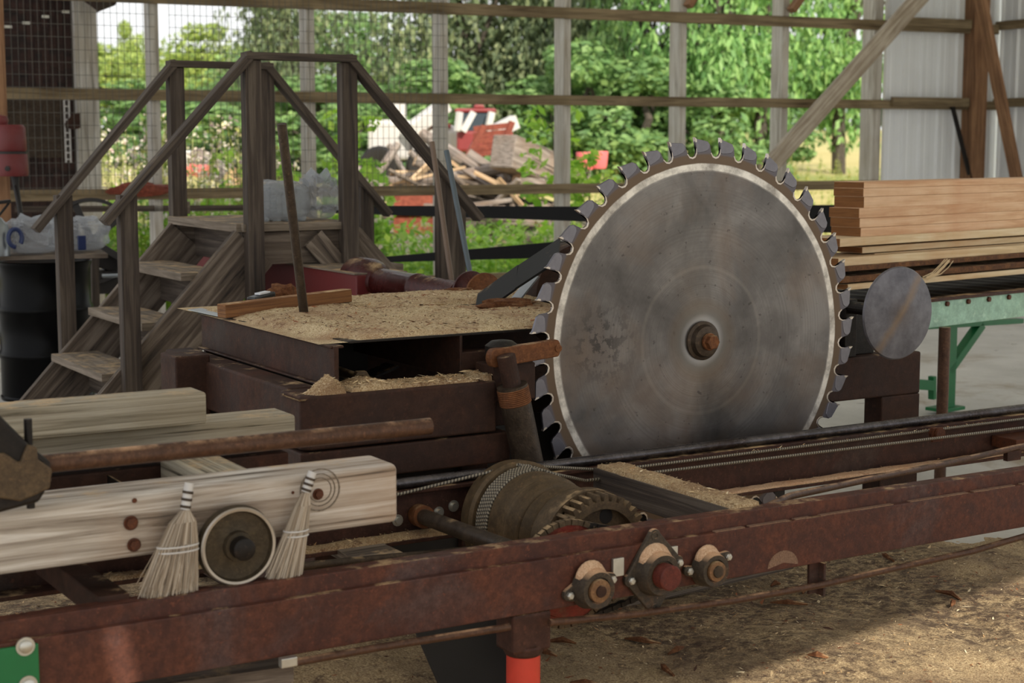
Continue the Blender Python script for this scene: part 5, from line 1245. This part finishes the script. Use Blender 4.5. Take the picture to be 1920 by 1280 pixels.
b = MB(); e = PD(14, 316, 11.27); b.lathe(e, -FW, [(-.02, .018), (.006, .018), (.008, 0)], 14); b.build('knob', M['dull'], t, smooth=True)
b = MB(); b.tube([PD(28, 330, 11.4), PD(30, 350, 11.4), PD(36, 385, 11.3), PD(42, 425, 11.2)], [.03, .022, .018, .018], 12); b.build('hose', M['dull'], t, smooth=True)
# hand wheel / flywheel
t = thing('flywheel', 'dark spoked iron flywheel standing behind the water packs', 'flywheel', PD(172, 560, 11.6)); c = PD(172, 452, 11.6)
axw = (WN * .9 + WD * .25 + V(0, 0, -.12)).normalized()
b = MB(); b.lathe(c, axw, [(-.03, .285), (-.03, .31), (.03, .31), (.03, .285)], 56, close=True); b.build('rim', M['dull'], t, smooth=True)
a1 = axw.cross(V(0, 0, 1)).normalized(); a2 = axw.cross(a1)
for k in range(5):
    a = k * 1.2566 + .55; d_ = a1 * math.cos(a) + a2 * math.sin(a); b = MB(); b.obox(c + d_ * .03, c + d_ * .29, .05, .025, up=axw); b.build('spoke', M['dull'], t, bevel=.004)
b = MB(); b.lathe(c, axw, [(-.05, 0), (-.05, .05), (.05, .05), (.05, 0)], 24); b.build('hub', M['dull'], t, smooth=True)
b = MB(); b.obox(V(c.x, c.y, 0) + WN * .06, c + WN * .06, .10, .08, up=WN); b.obox(c + WN * .1 - V(0, 0, .1), c + WN * .1 + WD * .4 - V(0, 0, .25), .12, .14); b.obox(c + WN * .1 - WD * .12 - V(0, 0, .3), c + WN * .1 + WD * .35 - V(0, 0, .3), .3, .16); b.build('stand', M['dull'], t, bevel=.006)
rod('grey_bar', [PD(192, 517, 11.3), PD(232, 516, 11.3)], .014, 'galv', 'short bright horizontal bar behind the stile stairs', 'bar')
b = MB(); b.obox(PD(178, 485, 11.0), PD(180, 640, 11.0), .05, .05, up=WN); tag(b.build('dark_stake', M['stile_d']), 'dark stake standing right of the black drum', 'stake')
b = MB(); c = OW(258, 352, -.1); 
rock('red_cloth', OW(262, 355, -.12), .15, (1.7, .4, .35), 4, 'rustred', 'red-brown crumpled cloth lying on the lowest girt in the left bay', 'cloth')
b = MB(); p = P(345, 404, Z=ZP + .02) + V(0, .2, 0); b.box(p.x - .0, p.x + .11, p.y, p.y + .06, ZP + .02, ZP + .09); tag(b.build('small_box', M['tread'], bevel=.004), 'small pale box on the far edge of the stile platform', 'box')

# ================================================================ CONVEYOR AND LUMBER
CA = R(9.3); KD = Vector((math.cos(CA), math.sin(CA), 0)); KN = Vector((-math.sin(CA), math.cos(CA), 0)); KO = V(2.194, 1.011, 0)
def K(a, b_, z): return KO + KD * a + KN * b_ + V(0, 0, z)
def KP(x, y, b_=0): return PP(x, y, K(0, b_, 0), KN)
zb_, zt_ = KP(1762, 612).z, KP(1762, 563).z
t = thing('roller_conveyor', 'worn mint-green roller conveyor carrying the stacked boards', 'conveyor', K(0, .36, 0))
AE = 4.2; AS = (KP(1600, 575) - KO).dot(KD)
b = MB(); b.obox(K(AS + .06, 0, (zb_ + zt_) / 2), K(AE, 0, (zb_ + zt_) / 2), .012, zt_ - zb_); b.obox(K(AS + .06, .015, zb_ + .003), K(AE, .015, zb_ + .003), .04, .006); b.build('near_rail', M['mint'], t, bevel=.002)
b = MB(); b.obox(K(AS + .06, .01, zt_ + .006), K(AE, .01, zt_ + .006), .055, .016); b.build('near_rail_lip', M['beam2'], t, bevel=.002)
b = MB(); b.obox(K(AS, .76, (zb_ + zt_) / 2 + .01), K(AE, .76, (zb_ + zt_) / 2 + .01), .012, zt_ - zb_ + .04); b.build('far_rail', M['mint2'], t, bevel=.002)
b = MB(); b.obox(K(AS, 0, zt_ - .02), K(AS, .76, zt_ - .02), .05, .05); b.build('end_bar', M['mint2'], t, bevel=.002)
a = AS + .12; first = None
while a < 3.4:
    if first is None:
        b = MB(); b.tube([K(a, .03, zt_ - .010), K(a, .74, zt_ - .010)], .025, 14); first = b.build('roller', M['dull'], t, smooth=True); a0_ = a
    else:
        o = first.copy(); COL.objects.link(o); o.parent = t; o.location = KD * (a - a0_)
    a += .172
a = (KP(1772, 580) - KO).dot(KD)
fb = None
for k in range(28):
    if fb is None:
        b = MB(); c = K(a, -.006, 0); c.z = KP(1772, 569).z; b.prism(hexagon(c, .0135, -KN), -KN * .012); fb = b.build('rail_bolt', M['bolt'], t, bevel=.001)
    else:
        o = fb.copy(); COL.objects.link(o); o.parent = t; o.location = KD * (.172 * k)
b = MB(); c = P(1762, 905, Z=0); b.tube([(c.x, c.y, 0), (c.x, c.y, zb_ + .0)], .0275, 20); b.build('pipe_leg', M['rodsteel'], t, smooth=True)['label'] = 'rusty brown pipe leg'
g = P(1775, 768, Z=0)
t = thing('green_stand', 'dark green steel stand with a diagonal brace beyond the conveyor', 'stand', g)
def GP(x, y): return PP(x, y, g, KN)
b = MB(); b.obox(V(g.x, g.y, 0), V(g.x, g.y, GP(1775, 612).z), .085, .06, up=tuple(KN)); b.build('leg', M['green'], t, bevel=.003)
b = MB(); b.obox(GP(1775, 697), GP(1838, 608), .05, .06, up=tuple(KN)); b.build('diagonal_brace', M['green'], t, bevel=.003)
b = MB(); b.obox(GP(1700, 614), GP(1912, 601), .06, .03); b.build('top_bar', M['green'], t, bevel=.002)
b = MB(); b.obox(V(g.x, g.y, .012) - KD * .12, V(g.x, g.y, .012) + KD * .09, .14, .02); b.build('foot_plate', M['green'], t, bevel=.002)
b = MB(); b.obox(GP(1560, 708), GP(1745, 722), .05, .06); b.build('cross_bar', M['green'], t, bevel=.002)
b = MB(); b.obox(GP(1748, 705), GP(1748, 748), .03, .04, up=tuple(KN)); b.build('stop_plate', M['green'], t, bevel=.002)
# lumber
LB = .10
def lum(xl, y0, y1, wdt, label, mat='lumber', bo=0.0, ln=3.6, group=None, xw=None):
    p0 = KP(xl, y1, LB + bo); z0_ = p0.z; z1_ = KP(xl, y0, LB + bo).z; a_ = (p0 - KO).dot(KD)
    t = thing('sawn_board', label, 'board', K(a_ + ln / 2, LB + bo + wdt / 2, z0_), group)
    b = MB(); b.obox(K(a_, LB + bo + wdt / 2, (z0_ + z1_) / 2), K(a_ + ln, LB + bo + wdt / 2, (z0_ + z1_) / 2), wdt, z1_ - z0_ - .0008); o = b.build('board_body', [M[mat]], t, bevel=.0012, seg=1)
    b = MB(); b.obox(K(a_ - .0015, LB + bo + wdt / 2, (z0_ + z1_) / 2), K(a_, LB + bo + wdt / 2, (z0_ + z1_) / 2), wdt - .003, z1_ - z0_ - .004, ); b.build('end_grain', M['lumber_e'], t)
g1 = 'thick cedar boards of the stack'
lum(1620, 341, 353, .17, 'topmost cedar board of the stack on the conveyor', group=g1)
lum(1619, 353, 369, .17, 'second cedar board from the top of the stack on the conveyor', group=g1)
lum(1620, 369, 390, .17, 'third cedar board from the top of the stack on the conveyor', group=g1)
lum(1611, 390, 409, .172, 'fourth cedar board from the top, starting further left', group=g1)
lum(1612, 409, 427, .168, 'fifth cedar board from the top of the stack', group=g1)
lum(1614, 427, 447, .17, 'sixth cedar board from the top, just above the thin yellow board', group=g1)
lum(1575, 447, 463, .22, 'thin yellow board sticking out left under the cedar boards', 'lumber2', -.03)
lum(1617, 463, 475, .17, 'pale board right under the thin yellow board', 'lumber2', .01)
lum(1640, 475, 484, .19, 'short thin pale board set back under the pale board', 'lumber2', .01)
lum(1572, 484, 500, .26, 'wide yellow plank with bark edge below the pale boards', 'lumber2', -.05)
lum(1566, 501, 511, .28, 'bark-edged plank under the wide yellow plank', 'bark', -.06)
lum(1640, 511, 519, .24, 'set-back dark plank in the lower stack', 'lumber_e', .0)
lum(1580, 519, 531, .30, 'orange-tinged bark-edged plank near the rollers', 'bark', -.06)
lum(1590, 533, 544, .32, 'lowest plank of the stack, lying on the rollers', 'lumber2', -.06)
b = MB()
rnd = random.Random(2); c0 = KP(1760, 500, LB - .08)
for k in range(9):
    p = c0 + V(rnd.gauss(0, .01), -.02, rnd.gauss(0, .005)); b.tube([p + V(.05, 0, .03), p + V(.02, 0, .0 + .01 * k / 9), p + V(-.03, 0, -.03), p + V(-.09, -.0, -.045 + rnd.gauss(0, .008))], .0025, 4)
tag(b.build('fibre_tuft', M['lumber2']), 'pale tuft of torn wood fibre hanging from the lower planks', 'wood fibre')

# ================================================================ GROUND SAWDUST
def gh(x, y):
    h = .015 + .03 * nz(x, y, 1.3, 9) + .014 * nz(x, y, 5, 2) + .006 * nz(x, y, 22, 1)
    h += .16 * math.exp(-((x + 1.75) ** 2 / .5 + (y + .25) ** 2 / .3)) + .06 * math.exp(-((x + .1) ** 2 / 1.2 + (y + .9) ** 2 / .25))
    h += .10 * math.exp(-((x + 2.6) ** 2 / .6 + (y - .3) ** 2 / 1.0)) + .10 * math.exp(-((x + .95) ** 2 / .08 + (y - .35) ** 2 / .25))
    e = min((x + 4.2) / .6, (2.4 + .5 * nz(y, 0, .9) - x) / 1.2, (y + 3.2) / .3, (.75 + .35 * nz(x, 0, 1.1, 5) + (-.5 if x > .3 else 2.6) * min(1, abs(x - .3)) - y) / .5)
    e = max(e, min((3.4 - y) / .4, (-.1 - x) / .4, (x + 4.2) / .4))
    return h - .05 + .05 * min(1, e) if e > 0 else -.08 + .05 * max(-1, e)
heap('sawdust_litter', -4.2, 3.0, -3.2, 3.6, .0, gh, 330, 300, 'saw_d', 'sawdust and chips spread over the ground under the mill', 42000, 'chips', .011, 11, skirt=.08)
rock('ground_scrap', P(860, 1290, Z=.05), .2, (.6, .6, .3), 3, 'dull', 'dark bark clump on the ground at the bottom edge', 'bark') if False else None
b = MB(); b.tube([P(1035, 1168, Z=.03), P(1485, 1062, Z=.05)], .009, 8); tag(b.build('wood_strip', M['stile'], smooth=True), 'thin pale wooden strip lying on the ground under the bearings', 'strip')
rnd = random.Random(31)
for k in range(26):
    x, y = rnd.uniform(-1.0, 1.2), rnd.uniform(-.9, .5); z = gh(x, y)
    a = rnd.uniform(0, 6.28); L = rnd.uniform(.02, .07); b = MB(); d_ = V(math.cos(a), math.sin(a), 0)
    p = V(x, y, z + .006); b.tube([p - d_ * L, p + V(0, 0, .008), p + d_ * L * .8 + V(math.sin(a), -math.cos(a), 0) * L * .3], [.004, .010, .003], 5)
    tag(b.build('bark_scrap', M['bark_chunk']), 'scrap of brown bark on the sawdust floor under the mill', 'bark', 'bark scraps on the floor')
# dark parts seen under the front beam
t = thing('steel_trough', 'dark steel trough under the track left of the red leg', 'trough', P(930, 1270, Z=.1))
b = MB(); b.obox(P(860, 1150, Y=-.55), P(925, 1290, Y=-.75), .3, .01); b.build('chute', M['dull'], t)
b = MB(); c = P(900, 1200, Y=-.5); b.box(c.x - .02, c.x + .17, -.52, -.5, .02, .42, 'z'); b.build('panel', M['pipe'], t)
b = MB(); b.obox(P(92, 1050, Y=-.35), P(215, 1140, Y=-.99), .07, .06); tag(b.build('track_tie', M['husk'], bevel=.003), 'dark steel cross tie between the track beams below the timber', 'steel tie')
rod('under_rod', [P(560, 1062, Y=-.45), P(1100, 1010, Y=-.45)], .012, 'pipe', 'brown rod behind the front beam under the rear track beam')
b = MB(); c = P(690, 1032, Y=-.3); b.box(c.x - .09, c.x + .06, -.42, -.22, c.z - .015, c.z + .01); tag(b.build('pipe_block', M['stile']), 'wood block caked with sawdust under the rear track beam', 'block')
heap('flange_sawdust', -2.2, -.95, -.283, -.22, .440, lambda x, y: .008 + .010 * max(0, nz(x, y, 7, 4)) + .003 * nz(x, y, 50), 120, 8, 'saw', 'sawdust lying along the lower flange of the rear track beam, left part', 500, 'chips_l', .006, 14)
heap('flange_sawdust', -.5, 3.0, -.283, -.22, .440, lambda x, y: .006 + .004 * nz(x, y, 8, 4) + .002 * nz(x, y, 50), 160, 8, 'pinkdust', 'sawdust lying along the lower flange of the rear track beam, right part', 400, 'chips_l', .005, 15)

# ================================================================ GROUPING OF WHAT MOVES TOGETHER
def strip_tags(o):
    for k in ('label', 'category', 'group'):
        if k in o: del o[k]
def absorb(root, name, main=None, newname=None, label=None):
    """an object already built becomes a part of root (its own parts become sub-parts)"""
    o = bpy.data.objects[name]
    if main is None:
        reparent(o, root); strip_tags(o)
    else:
        m = [c for c in o.children if c.name.split('.')[0] == main][0]
        rest = [c for c in o.children if c is not m]
        base = origin(o); mo = base + Vector(m.location)
        m.parent = root; m.location = mo - origin(root)
        for c in rest: w_ = base + Vector(c.location); c.parent = m; c.location = w_ - mo
        bpy.data.objects.remove(o); o = m
    if newname: o.name = newname
    if label: o['label'] = label
    return o
car = thing('log_carriage', 'weathered timber log carriage with broom heads, lever bar and flanged wheel', 'log carriage', (-2.6, -.8, .6))
absorb(car, 'carriage_timber', 'timber_body', 'front_timber', 'pale front timber')
for n_ in ('bunk_timber', 'bunk_timber.001', 'bunk_timber.002', 'carriage_angle', 'carriage_angle.001', 'carriage_rail', 'wheel_axle'): absorb(car, n_)
absorb(car, 'carriage_wheel', 'wheel_disc', 'flanged_wheel')
absorb(car, 'broom_head', 'straw', 'whisk_broom'); absorb(car, 'broom_head.001', 'straw', 'whisk_broom')
absorb(car, 'lever_bar', 'bar', 'lever'); absorb(car, 'pivot_clamp', 'casting', 'clamp')
bm0 = bpy.data.objects['front_track']
absorb(bm0, 'track_leg', 'tube', 'leg', 'bright red leg')
dr0 = bpy.data.objects['cable_drum']; absorb(dr0, 'spur_gear', 'toothed_rim', 'gear'); absorb(dr0, 'drum_shaft')
sp0 = bpy.data.objects['chain_sprocket']; absorb(sp0, 'sprocket_shaft')
